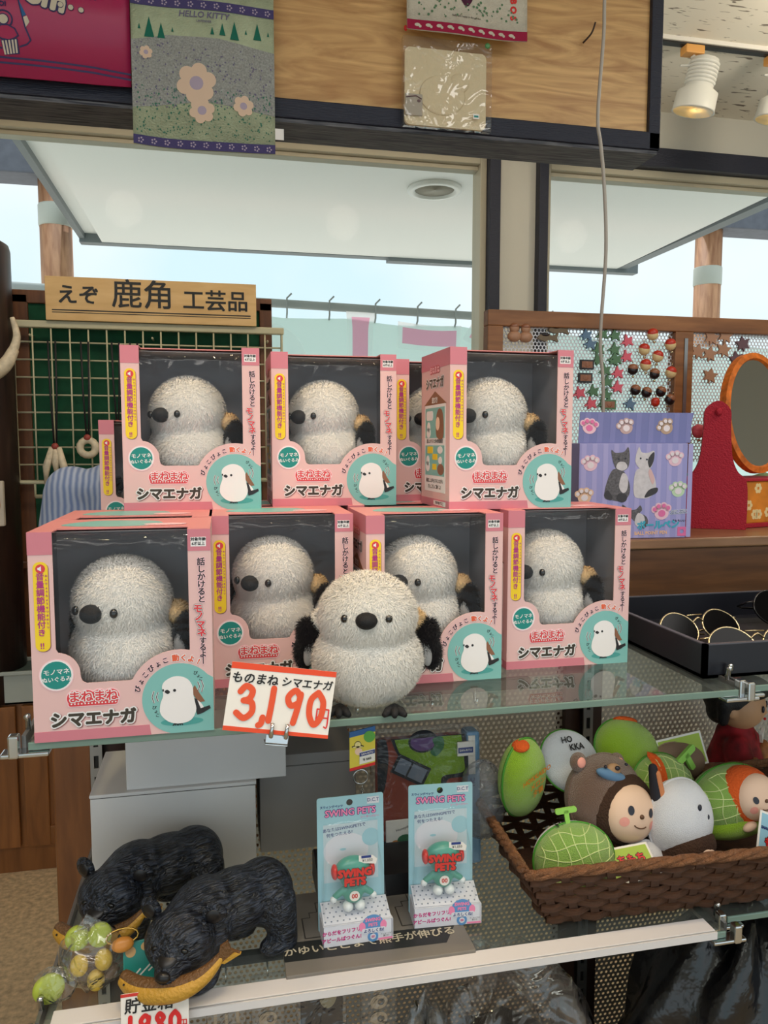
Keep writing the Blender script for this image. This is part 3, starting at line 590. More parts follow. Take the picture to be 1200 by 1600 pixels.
# ---------------------------------------------------------------- price cards
card = M('price_card_white', (240, 234, 226), .4); cred = M('price_red_orange', (232, 74, 30), .45); cdrk = M('marker_black', (26, 24, 24), .5); crd = M('price_red', (220, 36, 34), .45); cedge = M('price_card_red_edge', (206, 50, 40), .45)
def brush(b, mt, strokes, w, x, z=.0006):
    b.m(mt); k = 0
    for s_ in strokes:
        p = spline(s_, 6) if len(s_) > 2 else list(s_)
        for i, q in enumerate(p):
            b.prism(circ(q[0], q[1], w/2, 12), 0, x, z+k*3e-6); k += 1
            if i: b.prism(stroke([p[i-1], q], w), 0, x, z+k*3e-6); k += 1
DIG = {'3': [[(.08, .8), (.3, .98), (.58, .86), (.5, .62), (.26, .54)], [(.26, .54), (.6, .5), (.66, .22), (.36, .02), (.02, .16)]],
       ',': [[(.14, .08), (.1, -.1), (.0, -.16)]], '1': [[(.1, .98), (.08, .5), (.04, .0)]],
       '9': [[(.56, .82), (.34, .98), (.06, .76), (.2, .52), (.52, .62), (.58, .88)], [(.58, .88), (.5, .4), (.4, .0)]],
       '0': [[(.34, .98), (.06, .74), (.06, .3), (.3, .0), (.56, .24), (.6, .7), (.34, .98)]],
       '8': [[(.5, .84), (.28, .98), (.1, .78), (.3, .54), (.54, .26), (.28, .0), (.04, .22), (.28, .52), (.52, .74), (.5, .84)]]}
def number(b, mt, st, x0, z0, h, wids, lw, x):
    for c, w in zip(st, wids):
        brush(b, mt, [[(x0+u*h*.72, z0+v*h) for u, v in s_] for s_ in DIG[c]], lw, x); x0 += w
    return x0
e = thing('price_card', 'white handwritten price card with orange edges reading 3,190 yen', 'price card', (.0555, .766, 1.1915), (math.radians(-8), math.radians(9.5), 0))
b = MB().m(card).box((-.0535, 0, -.034), (.0535, .0012, .034), .0004); F = face_front(0, -.0001, 0)
b.m(cred).prism([(-.0535, .0275), (.0535, .0285), (.0535, .034), (-.0535, .034)], .0002, F).prism([(-.0535, -.034), (.0535, -.034), (.0535, -.0305), (-.0535, -.0295)], .0002, F)
for s_, x_, sz in (('ものまね', -.0285, .0118), ('シマエナガ', .0245, .0106)): b.m(cdrk).text(s_, sz, face_front(x_, -.0006, .0185), .028, .12)
number(b, M('price_orange', (232, 84, 40), .45), '3,190', -.043, -.021, .033, (.024, .0085, .0165, .0235, .02), .0062, F)
brush(b, crd, [[(.0385, -.022), (.0385, -.005)], [(.0385, -.005), (.0505, -.005)], [(.0505, -.005), (.0505, -.022), (.0475, -.0225)], [(.0445, -.005), (.0445, -.0135)], [(.0385, -.0135), (.0505, -.0135)]], .0014, F)
b.build('card', e)
b = MB().m(chrome).box((-.009, .003, -.044), (.014, .0045, -.035), .0006).box((-.009, .0025, -.046), (.014, .022, -.0445), .0004)
for cx in (-.005, .010): b.tube([(cx, .001, -.036), (cx, -.004, -.036), (cx, -.0045, -.028), (cx, -.003, -.0225)], .0022, 8)
b.build('clip', e, label='shiny metal card clip')
e = thing('price_card', 'small white price card with red edge reading 1,980 yen below the bears', 'price card', (-.0765, .782, .855), (math.radians(-10), 0, 0))
b = MB().m(card).box((-.034, 0, -.032), (.034, .0012, .030), .0004)
b.m(cedge).prism([(-.034, .027), (.034, .027), (.034, .030), (-.034, .030)], .0002, F)
b.m(cdrk).text('貯金箱', .0165, face_front(-.006, -.0006, .0165), .022, .08)
number(b, crd, '1980', -.026, -.014, .021, (.011, .0155, .0145, .0145), .0046, F)
brush(b, crd, [[(.0255, -.013), (.0255, -.003)], [(.0255, -.003), (.0315, -.003)], [(.0315, -.003), (.0315, -.013)], [(.0285, -.003), (.0285, -.0075)], [(.0255, -.0075), (.0315, -.0075)]], .001, F)
b.build('card', e)
MB().m(chrome).box((-.006, .002, -.036), (.006, .0035, -.022)).tube([(-.003, .001, -.03), (-.003, -.003, -.03), (-.003, -.003, -.022)], .0015, 6).build('clip', e)

# ---------------------------------------------------------------- storage boxes on the lower shelf
wcard = M('white_cardboard', (212, 210, 210), .6, var=(8, .04)); cedge_d = M('cardboard_shadow_gap', (70, 66, 64), .8); gcard = M('grey_cardboard', (150, 146, 144), .6, var=(8, .05))
def cartonbox(lo, hi, lab, mt, lid=.012):
    c = ((lo[0]+hi[0])/2, lo[1], lo[2]); w = (hi[0]-lo[0])/2; d = hi[1]-lo[1]; h = hi[2]-lo[2]
    e = thing('storage_box', lab, 'box', c)
    b = MB().m(mt).box((-w+.001, .001, 0), (w-.001, d-.001, h-lid), .0012); b.m(cedge_d).box((-w+.002, .002, h-lid), (w-.002, d-.002, h-lid+.0012)); b.build('body', e)
    MB().m(mt).box((-w, 0, h-lid+.0012), (w, d, h), .0012).build('lid', e)
    return e
cartonbox((-.179, 1.047, .85), (.041, 1.20, .984), 'large white cardboard box standing behind the black bears', wcard, .006)
cartonbox((-.133, 1.053, .984), (.084, 1.20, 1.06), 'flat white cardboard box lying on the larger white box', wcard, .004)
cartonbox((.047, 1.10, .85), (.192, 1.225, .996), 'grey cardboard box beside the white boxes, behind the keychain', gcard, .018)
b = MB().m(M('black_plastic_stand', (24, 22, 24), .4)); b.prism([(0, 0), (.075, 0), (.075, .036), (.06, .046), (.004, .03)], .14, T(.115, .945, .8535) @ Euler((PI/2, 0, PI/2)).to_matrix().to_4x4())
b.build('display_stand', label='low black sloping stand behind the two blister packs', cat='stand')
e = thing('flat_carton', 'flat grey printed carton lying under the blister packs on glass', 'box', (.18, .90, .8503))
gp = M('flat_carton_grey', (124, 118, 110), .5); gl_ = M('flat_carton_line', (62, 58, 54), .5); gd = M('flat_carton_dark', (38, 40, 40), .5); gt = M('flat_carton_text', (196, 186, 162), .5)
b = MB().m(gp).box((-.118, -.082, 0), (.105, .075, .006), .001); U = lambda z: face_up(0, 0, .006+z)
b.m(gd).prism([(-.118, -.058), (.075, -.062), (.095, -.03), (-.118, -.024)], .0002, U(0)); b.m(gt).text('かゆいとこまで熊手が伸びる', .0162, face_up(-.013, -.0425, .0066), .02, sx=1.0)
for ox in (-.09, -.03, .03):
    b.m(gl_).prism(stroke([(ox, -.02), (ox, .02), (ox+.01, .02), (ox+.01, .03), (ox+.02, .03), (ox+.02, .05), (ox+.034, .05), (ox+.034, .026), (ox+.046, .026), (ox+.046, -.01), (ox+.03, -.01), (ox+.03, -.02), (ox, -.02)], .0016), .0002, U(0))
b.build('carton', e)

# ---------------------------------------------------------------- carved bears
bw = M('carved_black_wood', (20, 22, 28), .42)
t = bw.node_tree; x = t.nodes.new('ShaderNodeTexCoord'); sc_ = t.nodes.new('ShaderNodeVectorMath'); sc_.operation = 'MULTIPLY'; sc_.inputs[1].default_value = (330, 55, 230)
wv = t.nodes.new('ShaderNodeTexNoise'); wv.inputs['Scale'].default_value = 1; wv.inputs['Detail'].default_value = 2; wv.inputs['Distortion'].default_value = .8
vo = t.nodes.new('ShaderNodeTexVoronoi'); vo.inputs['Scale'].default_value = 60; vo.feature = 'SMOOTH_F1'; vo.inputs['Smoothness'].default_value = .2; ad = t.nodes.new('ShaderNodeMath'); ad.operation = 'MULTIPLY_ADD'; ad.inputs[1].default_value = .9
q = t.nodes.new('ShaderNodeBump'); q.inputs['Strength'].default_value = 1.0; q.inputs['Distance'].default_value = .0045; rc = t.nodes.new('ShaderNodeValToRGB'); rc.color_ramp.elements[0].position = .42; rc.color_ramp.elements[1].position = .72; rc.color_ramp.elements[0].color = S(14, 16, 22); rc.color_ramp.elements[1].color = S(58, 66, 82); t.links.new(wv.outputs['Fac'], rc.inputs['Fac']); t.links.new(rc.outputs['Color'], t.nodes['Principled BSDF'].inputs['Base Color'])  # ramp paints the glint on the carved strands as paler colour
t.links.new(x.outputs['Object'], sc_.inputs[0]); t.links.new(sc_.outputs[0], wv.inputs['Vector']); t.links.new(x.outputs['Object'], vo.inputs['Vector']); t.links.new(vo.outputs['Distance'], ad.inputs[0]); t.links.new(wv.outputs['Fac'], ad.inputs[2]); t.links.new(ad.outputs[0], q.inputs['Height']); t.links.new(q.outputs['Normal'], t.nodes['Principled BSDF'].inputs['Normal'])
bws = M('smooth_black_wood', (22, 20, 22), .35); fbr = M('fish_brown', (112, 78, 44), .4, bump=(300, .5)); fye = M('fish_ochre', (196, 148, 52), .4, bump=(250, .3)); slit = M('eye_slit', (6, 6, 8), .2)
HR = T(0, -.022, .074) @ Matrix.Rotation(math.radians(42), 4, 'Z')          # the head turns to the bear's left
hp = lambda *p: tuple(HR @ Vector(p))
BEAR = blob_geo([('e', (0, .04, .074), (.042, .062, .041)), ('e', (0, .0, .082), (.042, .042, .036)), ('e', (0, .082, .070), (.042, .042, .044)), ('c', (0, -.008, .08), hp(0, -.022, -.004), .039, .037),
    ('e', hp(0, -.036, -.006), (.044, .037, .039), (0, 0, .73)), ('c', hp(0, -.056, -.014), hp(0, -.070, -.021), .0225, .0175), ('c', (.026, -.004, .066), (.031, -.020, .014), .023, .018), ('e', (.032, -.030, .010), (.018, .024, .011)), ('c', (-.026, .0, .066), (-.031, .004, .014), .023, .018), ('e', (-.032, -.006, .010), (.018, .024, .011)),
    ('c', (.026, .088, .066), (.031, .096, .014), .027, .019), ('e', (.031, .084, .010), (.018, .025, .011)), ('c', (-.026, .08, .066), (-.031, .070, .014), .027, .019), ('e', (-.031, .058, .010), (.018, .025, .011))], .003, 4)
def make_bear(lab, loc, yaw):
    e = thing('carved_bear', lab, 'bear figurine', loc, (0, 0, math.radians(yaw)), 'carved bears with fish')
    MB().m(bw).add(*BEAR, None, True).build('body', e)
    for s in (-1, 1):
        b = MB().m(bw); b.x = HR; b.ell((s*.041, -.026, .026), (.0155, .006, .0155), (.1, 0, s*.25)); b.m(bws).ell((s*.041, -.0305, .0255), (.0095, .003, .0095), (.1, 0, s*.25)); b.build('ear', e)
    b = MB().m(bws); b.x = HR; b.ell((0, -.0865, -.0165), (.0092, .006, .0062)).ell((0, -.068, -.003), (.0125, .016, .0045), (.5, 0, 0)); b.build('nose', e)
    for s in (-1, 1):
        b = MB().m(slit); b.x = HR; b.ell((s*.0185, -.0670, .004), (.0048, .003, .0028), (0, s*.2, 0)).build('eye', e)
    pts = spline([(-.060, -.066, -.040), (-.038, -.076, -.043), (-.012, -.081, -.041), (.02, -.079, -.035), (.046, -.068, -.022), (.064, -.056, -.002)], 6)
    R = [.005+.0095*math.sin(PI*min(1, (i+2)/(len(pts)+1)))**.8-.004*(i/len(pts)) for i in range(len(pts))]
    b = MB().m(fye); b.x = HR; b.tube(pts, R, 12); b.m(fbr).tube([(p[0], p[1]+.0022, p[2]+.0040) for p in pts], [r*.9 for r in R], 12)
    X = T(.062, -.057, -.007) @ Euler((PI/2, 0, .2)).to_matrix().to_4x4() @ Matrix.Rotation(-.1, 4, 'Z')
    b.prism([(-.005, 0), (.003, -.004), (.020, .010), (.009, .013), (.004, .023), (-.004, .016)], .004, X); b.m(fye).prism([(-.001, -.004), (.003, -.0045), (.021, .009), (.013, .0105)], .005, X @ T(0, 0, -.0003))
    b.m(slit).ell((-.052, -.080, -.036), .0013); b.m(fbr).prism([(0, 0), (.012, .001), (.007, .008)], .003, T(.004, -.084, -.030) @ Euler((PI/2, 0, 0)).to_matrix().to_4x4()); b.build('fish', e, label='ochre and brown fish held across the mouth')
    e.scale = (.89, .89, .89); return e
make_bear('black carved bear holding a fish, at the shelf front beside the price card', (-.024, .862, .851), -62)
make_bear('black carved bear holding a fish, standing behind against the white box', (-.108, .962, .851), -64)

# ---------------------------------------------------------------- candy bag and card pack beside the bears
bagf = clear('clear_bag', (.97, .97, .95), .06, (30, .8), .05, (.8, .8, .75), 1.45, 3.0)
def crumple(b, c, r, seed, amp=.18, u=26, w=16, sq=1.0):
    """a crinkled plastic bag surface"""
    rr = random.Random(seed); ph = [(rr.uniform(2, 7), rr.uniform(2, 7), rr.uniform(0, 6)) for _ in range(7)]; vs = []
    for j in range(w+1):
        v = PI*j/w
        for i in range(u):
            a = 2*PI*i/u; k = 1+amp*sum(math.sin(p[0]*a*1.0//1*1.0+p[0]*math.cos(a)*1.2+p[1]*v+p[2]) for p in ph)/3.2
            sx = math.copysign(abs(math.sin(v))**sq, math.sin(v)); vs.append((c[0]+r[0]*sx*math.cos(a)*k, c[1]+r[1]*sx*math.sin(a)*k, c[2]+r[2]*math.cos(v)*k))
    return b.add(vs, [((j+1)*u+i, (j+1)*u+(i+1) % u, j*u+(i+1) % u, j*u+i) for j in range(w) for i in range(u)], None, True)
e = thing('candy_bag', 'clear plastic bag of yellow and lime trinkets at the shelf corner', 'bag', (-.148, .855, .851))
b = crumple(MB().m(bagf), (0, 0, .036), (.036, .026, .036), 3, .1); b.prism([(-.03, .05), (-.005, .085), (.015, .072), (.02, .05)], .002, face_front(0, .0, 0)); b.build('clear_wrap', e)
yel = M('trinket_yellow', (222, 186, 70), .35); lim = M('trinket_lime', (176, 190, 66), .35); brn_ = M('trinket_brown', (110, 82, 60), .5)
for p, m_ in (((-.012, -.012, .034), yel), ((.013, -.01, .036), yel), ((.004, -.008, .012), yel)): MB().m(m_).ell(p, (.0095, .008, .012)).build('yellow_trinket', e)
for p in ((.008, .004, .058), (-.016, .006, .056)): MB().m(lim).lathe([(.004, 0), (.012, 0), (.013, .006), (.012, .01), (.004, .01)], 20, T(*p) @ rotm((1.2, .3, 0))).build('lime_ring', e)
for p in ((-.008, .004, .012), (.016, .002, .014)): MB().m(brn_).ell(p, (.012, .008, .01)).build('brown_trinket', e)
e = thing('lime_trinket_bag', 'small clear bag with a lime green charm hanging at the shelf corner', 'bag', (-.190, .835, .851))
b = MB().m(lim).lathe([(.006, -.004), (.015, -.004), (.0165, 0), (.015, .004), (.006, .004)], 22, T(.0, 0, .018) @ rotm((PI/2, 0, .3))); b.build('charm', e); crumple(MB().m(bagf), (.006, .002, .02), (.022, .012, .02), 8, .12).build('clear_wrap', e)
e = thing('snack_pack', 'teal printed snack pack leaning behind the small price card', 'snack pack', (-.083, .835, .853), (math.radians(-24), 0, math.radians(8)))
b = MB().m(M('pack_teal', (36, 140, 128), .35)).box((-.03, 0, 0), (.035, .004, .05), .001); F2 = lambda z=0: face_front(0, -z-.0002, 0)
b.m(M('pack_white', (232, 230, 220), .4))
for i in range(5): b.prism(stroke([(-.026+i*.011, .01+i*.004), (-.012+i*.011, .022+i*.003)], .0016), .0001, F2())
b.prism(circ(.012, .041, .005), .0001, F2()); b.m(crd)
for k in range(4): b.prism([(.012, .041), (.012+.005*math.cos(k*PI/2), .041+.005*math.sin(k*PI/2)), (.012+.005*math.cos(k*PI/2+.7), .041+.005*math.sin(k*PI/2+.7))], .0001, F2(.0002))
b.m(M('pack_cookie', (214, 170, 112), .5)).prism(circ(.024, .026, .0065), .0001, F2()).prism(circ(-.004, .043, .007, 20, .005), .0001, F2()).prism(circ(-.022, .04, .0055), .0001, F2()); b.m(cdrk)
for k in (-1, 1): b.prism(stroke([(.0195, .026+k*.002), (.0285, .026+k*.002)], .001), .0001, F2(.0002)).prism(stroke([(.024+k*.002, .0215), (.024+k*.002, .0305)], .001), .0001, F2(.0002))
b.build('pack', e); MB().m(M('orange_charm', (214, 140, 60), .35)).ell((-.03, -.006, .05), (.012, .006, .008)).build('orange_charm', e)
MB().m(M('gold_wire', (200, 160, 80), .25, .9)).tube([(-.03+.017*math.cos(a*.45), -.006, .058+.008*math.sin(a*.45)) for a in range(14)], .0011, 6, True).build('gold_ring', e)

# ---------------------------------------------------------------- blister packs
sky = M('pack_sky_blue', (160, 204, 216), .4); skl = M('pack_pale_blue', (196, 214, 222), .4); spk = M('pack_pink', (244, 140, 180), .4); spb = M('pack_navy', (44, 62, 130), .4); spm = M('pack_magenta', (206, 40, 130), .4); spw = M('pack_dotted_white', (222, 222, 230), .4); dotg = M('pack_grey_dot', (126, 136, 156), .4)
fig = M('figure_green', (88, 158, 142), .3); figr = M('figure_red', (214, 60, 54), .3); figw = M('figure_white', (226, 232, 234), .3); blis = clear('blister', (.98, .98, .98), .03, (14, .15), .015, (.8, .85, .9), 1.45, 1.0)
def make_pack():
    e = thing('blister_pack', 'x', 'toy pack'); w, h = .083, .166; B = .034         # back card at y = B
    b = MB().m(sky); b.prism([rrect(-w/2, 0, w/2, h, .003), circ(-.001, h-.0085, .004)], .0008, face_front(0, B, 0)); F = lambda z=0: face_front(0, B-.0009-z, 0)
    b.m(skl).prism([(-.034, .06), (.034, .06), (.034, .132), (-.034, .132)], .0001, F()); b.m(spw).prism(circ(-.006, .098, .028, 28, .022), .0001, F(.0001)); b.m(sky).prism(circ(.025, .112, .011), .0001, F(.0002)).prism(circ(-.01, .1, .004, 16, .0015), .0001, F(.0002))
    b.m(spw).prism([(.021, .1535), (.036, .1535), (.036, .162), (.021, .162)], .0001, F()); b.m(spb).text('D.C.T', .006, face_front(.0285, B-.0012, .158), .01).text('スウィングペッツ', .0036, face_front(-.0235, B-.0012, .154), .03)
    b.m(spb).text('SWING PETS', .0115, face_front(0, B-.0011, .1455), .09, sx=.98); b.m(spk).text('SWING PETS', .0115, face_front(0, B-.0013, .1455), .035, sx=.98); b.m(spk).text('ソーラーパワー', .0034, face_front(.024, B-.0012, .1375), .02)
    b.m(spb).text('あなたはSWINGPETSで', .0052, face_front(-.008, B-.0012, .1265, .07), .01).text('何をつたえる?', .0052, face_front(-.014, B-.0012, .1195, .07), .01); b.build('back_card', e)
    b = MB().m(spw); b.box((-w/2+.001, 0, 0), (w/2+.003, .0008, .0245)).prism([(-w/2+.001, 0), (w/2+.003, 0), (w/2, B-.001), (-w/2+.001, B-.001)], .0006, T(0, 0, .0243)).box((-w/2+.001, 0, 0), (-w/2+.0018, B-.001, .0245)).box((w/2+.0012, 0, 0), (w/2+.002, B-.001, .0245))
    slope = T(0, .002, .0252) @ rotm((math.radians(22), 0, 0)); b.box((-w/2+.002, 0, 0), (w/2+.001, .032, .0005), 0, slope); b.m(dotg)
    for i in range(11):
        for j in range(5): b.prism(circ(-.037+i*.0074+(j % 2)*.0037, .004+j*.0062, .0011, 8), .0001, slope @ T(0, 0, .0006))
    G = lambda z=0: face_front(0, -.0001-z, 0)
    b.m(spm).text('からだをフリフリ', .0058, face_front(-.0185, -.0004, .0165, .03), .04).text('アピールばつぐん!', .0058, face_front(-.0185, -.0004, .008, .03), .04)
    b.m(M('pack_mid_blue', (96, 150, 204), .4)).prism(circ(.0195, .021, .013, 24, .0115), .0004, G()); b.prism(circ(.0195, .006, .0065), .0004, G()); b.m(spk).prism(circ(.0065, .019, .004, 14, .0055), .0004, G(.0001)).prism(circ(.0325, .019, .004, 14, .0055), .0004, G(.0001))
    b.m(spw).prism(rrect(.006, .0105, .035, .0165, .002), .0002, G(.0005)); b.m(spb).text('よろしくね!', .0048, face_front(.0205, -.0010, .0133), .03); b.m(spk).text('SWING', .0058, face_front(.0195, -.0008, .0265), .05).text('PETS', .0054, face_front(.0195, -.0008, .0205), .05)
    b.m(spw).prism(circ(.0195, .006, .0035), .0002, G(.0005)).prism(rrect(.029, .0035, .0425, .0095, .003), .0002, G()); b.m(spm).text('00', .004, face_front(.0195, -.0010, .006), .03); b.m(cdrk).text('メッセージが', .0022, face_front(.0357, -.0006, .0075)).text('書ける!', .0022, face_front(.0357, -.0006, .0052))
    b.m(spk).prism([(.026, .0005), (.0435, .0005), (.0435, .0028), (.026, .0028)], .0002, G()); b.build('card_tray', e)
    f = link('toy_figure', None, e, (-.001, .015, .036)); b = MB().m(fig); b.blob([('e', (0, 0, .047), (.0225, .012, .0165)), ('e', (0, 0, .038), (.0165, .011, .014))], .0016, 4); b.m(figr).text('SWING', .0125, face_front(0, -.0128, .0485), .07).text('PETS', .0125, face_front(0, -.0126, .0375), .07)
    b.m(M('figure_outline', (60, 70, 74), .4)).text('SWING', .0125, face_front(.0005, -.0124, .048), .12).text('PETS', .0125, face_front(.0005, -.0122, .037), .12); b.build('figure_head', f, label='green helmet head with red letters')
    b = MB().m(fig).blob([('e', (0, 0, .018), (.0125, .009, .012)), ('c', (-.012, 0, .023), (-.022, 0, .016), .0045, .004), ('c', (.012, 0, .023), (.022, 0, .016), .0045, .004)], .0015, 4); b.m(card).prism(circ(0, .0185, .0062), .0006, face_front(0, -.0088, 0)); b.m(figr).text('00', .0075, face_front(0, -.0098, .0185), .03); b.build('figure_body', f)
    b = MB().m(figr)
    for s in (-1, 1): b.ell((s*.0225, 0, .046), (.0045, .0085, .009))
    b.build('headphones', f, label='red headphones'); b = MB().m(figw)
    for s in (-1, 1): b.ell((s*.0245, -.001, .013), (.0042, .004, .004)); b.blob([('e', (s*.0075, -.003, .004), (.0065, .008, .0062))], .0014, 3)
    b.build('shoes_and_hands', f)
    b = MB().m(blis); n = 10; vs = []
    for j, (z, y, ww) in enumerate(((.030, .0015, .0385), (.060, .002, .0375), (.078, .004, .036), (.095, .013, .034), (.108, .024, .033), (.130, .029, .033), (.1345, .0325, .034))):
        vs += [(-ww, B-.0015, z), (-ww*.985, y+.002, z), (-ww*.95, y, z)]+[(-ww*.95+1.9*ww*k/n, y, z) for k in range(1, n)]+[(ww*.95, y, z), (ww*.985, y+.002, z), (ww, B-.0015, z)]
    k = n+5; b.add(vs, [(j*k+i, j*k+i+1, (j+1)*k+i+1, (j+1)*k+i) for j in range(6) for i in range(k-1)], None, True); b.build('clear_blister', e)
    b = MB().m(card).prism([(.005, .093), (.026, .090), (.0275, .096), (.022, .101), (.005, .102)], .0003, face_front(0, .008, 0)); b.m(spb).prism([(.008, .0985), (.02, .0985), (.02, .1015), (.008, .1015)], .0002, face_front(0, .0074, 0)); b.m(cdrk).text('¥1,050', .0046, face_front(.0155, .0073, .0955)); b.build('price_sticker', e)
    return e
pk0 = make_pack(); pk0.location = (.1495, .858, .8568); pk0.rotation_euler = (math.radians(-3), 0, math.radians(1)); tag(pk0, 'blue blister pack with green figure, nearer the bears and lower', None, 'blister packs on the lower shelf')
pk1 = copy_thing(pk0, (.2635, .868, .8568), (math.radians(-2), 0, math.radians(-4)), 'blue blister pack with green figure, next to the wicker basket', 'blister packs on the lower shelf')

# ---------------------------------------------------------------- towel pack, keychain, shelf hooks
blu = M('towel_pack_blue', (112, 158, 196), .4); wrapc = clear('towel_wrap', (.97, .97, .98), .05, (30, .5), .04, (.8, .8, .85), 1.45, 1.0); tg = M('towel_green', (120, 158, 18), .9, bump=(700, .3)); tk = M('towel_black', (18, 22, 30), .9); tr_ = M('towel_rust', (142, 58, 36), .9); tp = M('towel_purple', (98, 66, 120), .9); tg2 = M('towel_leaf', (40, 104, 62), .9); to = M('towel_tan', (196, 132, 74), .9); tgy = M('towel_grey', (112, 122, 138), .9)
e = thing('towel_pack', 'folded green and rust patterned towel in clear pack behind the blister packs', 'towel', (.278, 1.0, .853), (math.radians(-4), 0, 0))
b = MB().m(tr_).box((-.072, .004, .02), (.055, .030, .186), .008); F = lambda z=0: face_front(0, .0035-z, 0)
b.m(tk).prism(spline([(-.072, .186), (-.06, .188), (-.056, .16), (-.062, .12), (-.072, .10)], 5)+[(-.072, .1)], .0004, F()).prism(spline([(-.052, .188), (-.045, .170), (-.025, .135), (.0, .105), (.025, .105), (.03, .125), (.06, .128), (.062, .15), (.055, .188)], 5), .0004, F(.0002))
b.m(tg).prism(spline([(-.047, .187), (-.04, .168), (-.02, .138), (.0, .112), (.018, .112), (.022, .13), (.052, .134), (.054, .15), (.05, .187)], 5), .0004, F(.0006)); b.m(tk).prism(circ(-.006, .182, .0215, 24, .016), .0004, F(.001)); b.m(tp).prism([(p[0], min(p[1], .187)) for p in circ(-.006, .182, .0185, 24, .0135)], .0004, F(.0012))
b.m(tg2).prism(spline([(.008, .185), (.022, .186), (.024, .172), (.013, .160), (.004, .166), (.010, .174)], 5, True), .0004, F(.0016))
X = T(0, 0, 0) @ face_front(-.028, .0015, .145, -.5); b.m(tk).prism([(-.022, -.014), (.03, -.014), (.03, .014), (-.022, .014)], .0004, X); b.m(tgy).prism([(-.018, -.01), (.0, -.01), (.0, .01), (-.018, .01)], .0004, X @ T(0, 0, .0004)).prism([(.003, -.01), (.026, -.01), (.026, .01), (.003, .01)], .0004, X @ T(0, 0, .0004))
b.m(to).prism([(.028, .09), (.05, .09), (.05, .118), (.028, .118)], .0004, F(.001)); b.build('folded_towel', e)
b = MB().m(blu).box((.058, .002, .0), (.078, .032, .19), .004); b.m(card).box((.060, .0005, .13), (.07, .003, .185)); b.m(spb).text('TIC', .009, face_front(.066, .0003, .118, PI/2), .03); b.build('side_band', e)
b = MB().m(card).box((-.062, -.001, .022), (-.012, .0012, .076), .001); b.m(tg2).prism(circ(-.034, .047, .012, 16, .008), .0003, face_front(0, -.0011, 0)); b.m(to).prism(circ(-.048, .04, .008), .0003, face_front(0, -.0011, 0)); b.m(tr_).prism(circ(-.036, .03, .012, 16, .006), .0003, face_front(0, -.0011, 0)); b.m(cdrk).text('Honeydew', .0055, face_front(-.036, -.0013, .064, .25)); b.build('insert_card', e)
b = MB().m(card).box((.043, -.002, .158), (.067, .0005, .178)); b.m(spb).prism([(.044, .162), (.066, .162), (.066, .170), (.044, .170)], .0002, face_front(0, -.0021, 0)); b.m(card).text('SAN-RITU', .0042, face_front(.055, -.0026, .166), .02); b.build('price_sticker', e)
b = MB().m(wrapc).box((-.078, -.004, 0), (.08, .036, .196), .008); b.build('clear_wrap', e)
e = thing('keychain', 'keychain with yellow tag hanging on a hook under the upper shelf', 'keychain', (.1705, .936, 1.114))
F = lambda z=0: face_front(0, .0-z, 0)
b = MB().m(M('tag_yellow', (226, 206, 70), .5)).prism([(-.0165, -.074), (.0165, -.068), (.0165, -.028), (-.0165, -.034)], .002, F()); b.m(M('tag_blue', (40, 96, 160), .5)).prism([(-.0165, -.034), (.0165, -.028), (.0165, -.021), (-.0165, -.027)], .002, F()); b.m(crd).prism([(-.0165, -.078), (.0165, -.072), (.0165, -.068), (-.0165, -.074)], .002, F())
F3 = lambda z=0: F(.0022+z); b.m(M('tag_green', (92, 170, 70), .5)).prism(circ(.009, -.034, .0075), .0002, F3()); b.m(cdrk).prism(circ(-.006, -.046, .008, 18, .0018), .0002, F3()).prism(circ(-.006, -.0435, .0045), .0002, F3()); b.m(M('tag_straw', (236, 220, 150), .5)).prism(circ(-.006, -.0435, .0038), .0002, F3(.0002)).prism(circ(-.006, -.0465, .0068, 18, .001), .0002, F3(.0002))
b.m(csk).prism(circ(-.005, -.0525, .0048), .0002, F3()); b.m(card).prism([(-.004, -.0695), (.016, -.066), (.016, -.05), (-.004, -.0535)], .0002, F3(.0004)); b.m(spb).prism([(-.004, -.0595), (.016, -.056), (.016, -.051), (-.004, -.0545)], .0002, F3(.0006)); b.m(card).text('SAN-RITU', .0036, face_front(.006, -.0034, -.0553, .17), .02); b.m(cdrk).text('¥ 660', .0046, face_front(.006, -.0034, -.0628, .17), .02); b.build('paper_tag', e)
b = MB().m(chrome).tube([(-.002+.0095*math.cos(a*.39), 0, -.087+.0095*math.sin(a*.39)) for a in range(16)], .001, 6, True)
for k in range(6): b.tube([(.0015*math.cos(a*.785)*(1 if k % 2 else .25), .0015*math.cos(a*.785)*(0 if k % 2 else 1), -.101-k*.0045+.003*math.sin(a*.785)) for a in range(8)], .0006, 5, True)
b.build('ring_and_chain', e); MB().m(M('dark_charm', (40, 36, 34), .4)).ell((0, 0, -.14), (.012, .007, .014)).build('charm', e)
e = thing('hook_bar', 'dark bar with metal hooks fixed below the upper glass shelf', 'hook bar', (.2, .945, 1.120))
MB().m(darkpost).box((-.28, -.006, .006), (.2, .006, .020), .001).build('bar', e)
for hx in (-.037, .06, .12, -.14): MB().m(chrome).tube([(hx, -.008, .012), (hx, -.010, -.004), (hx, -.018, -.006), (hx, -.020, .002)], .0018, 6).build('hook', e)
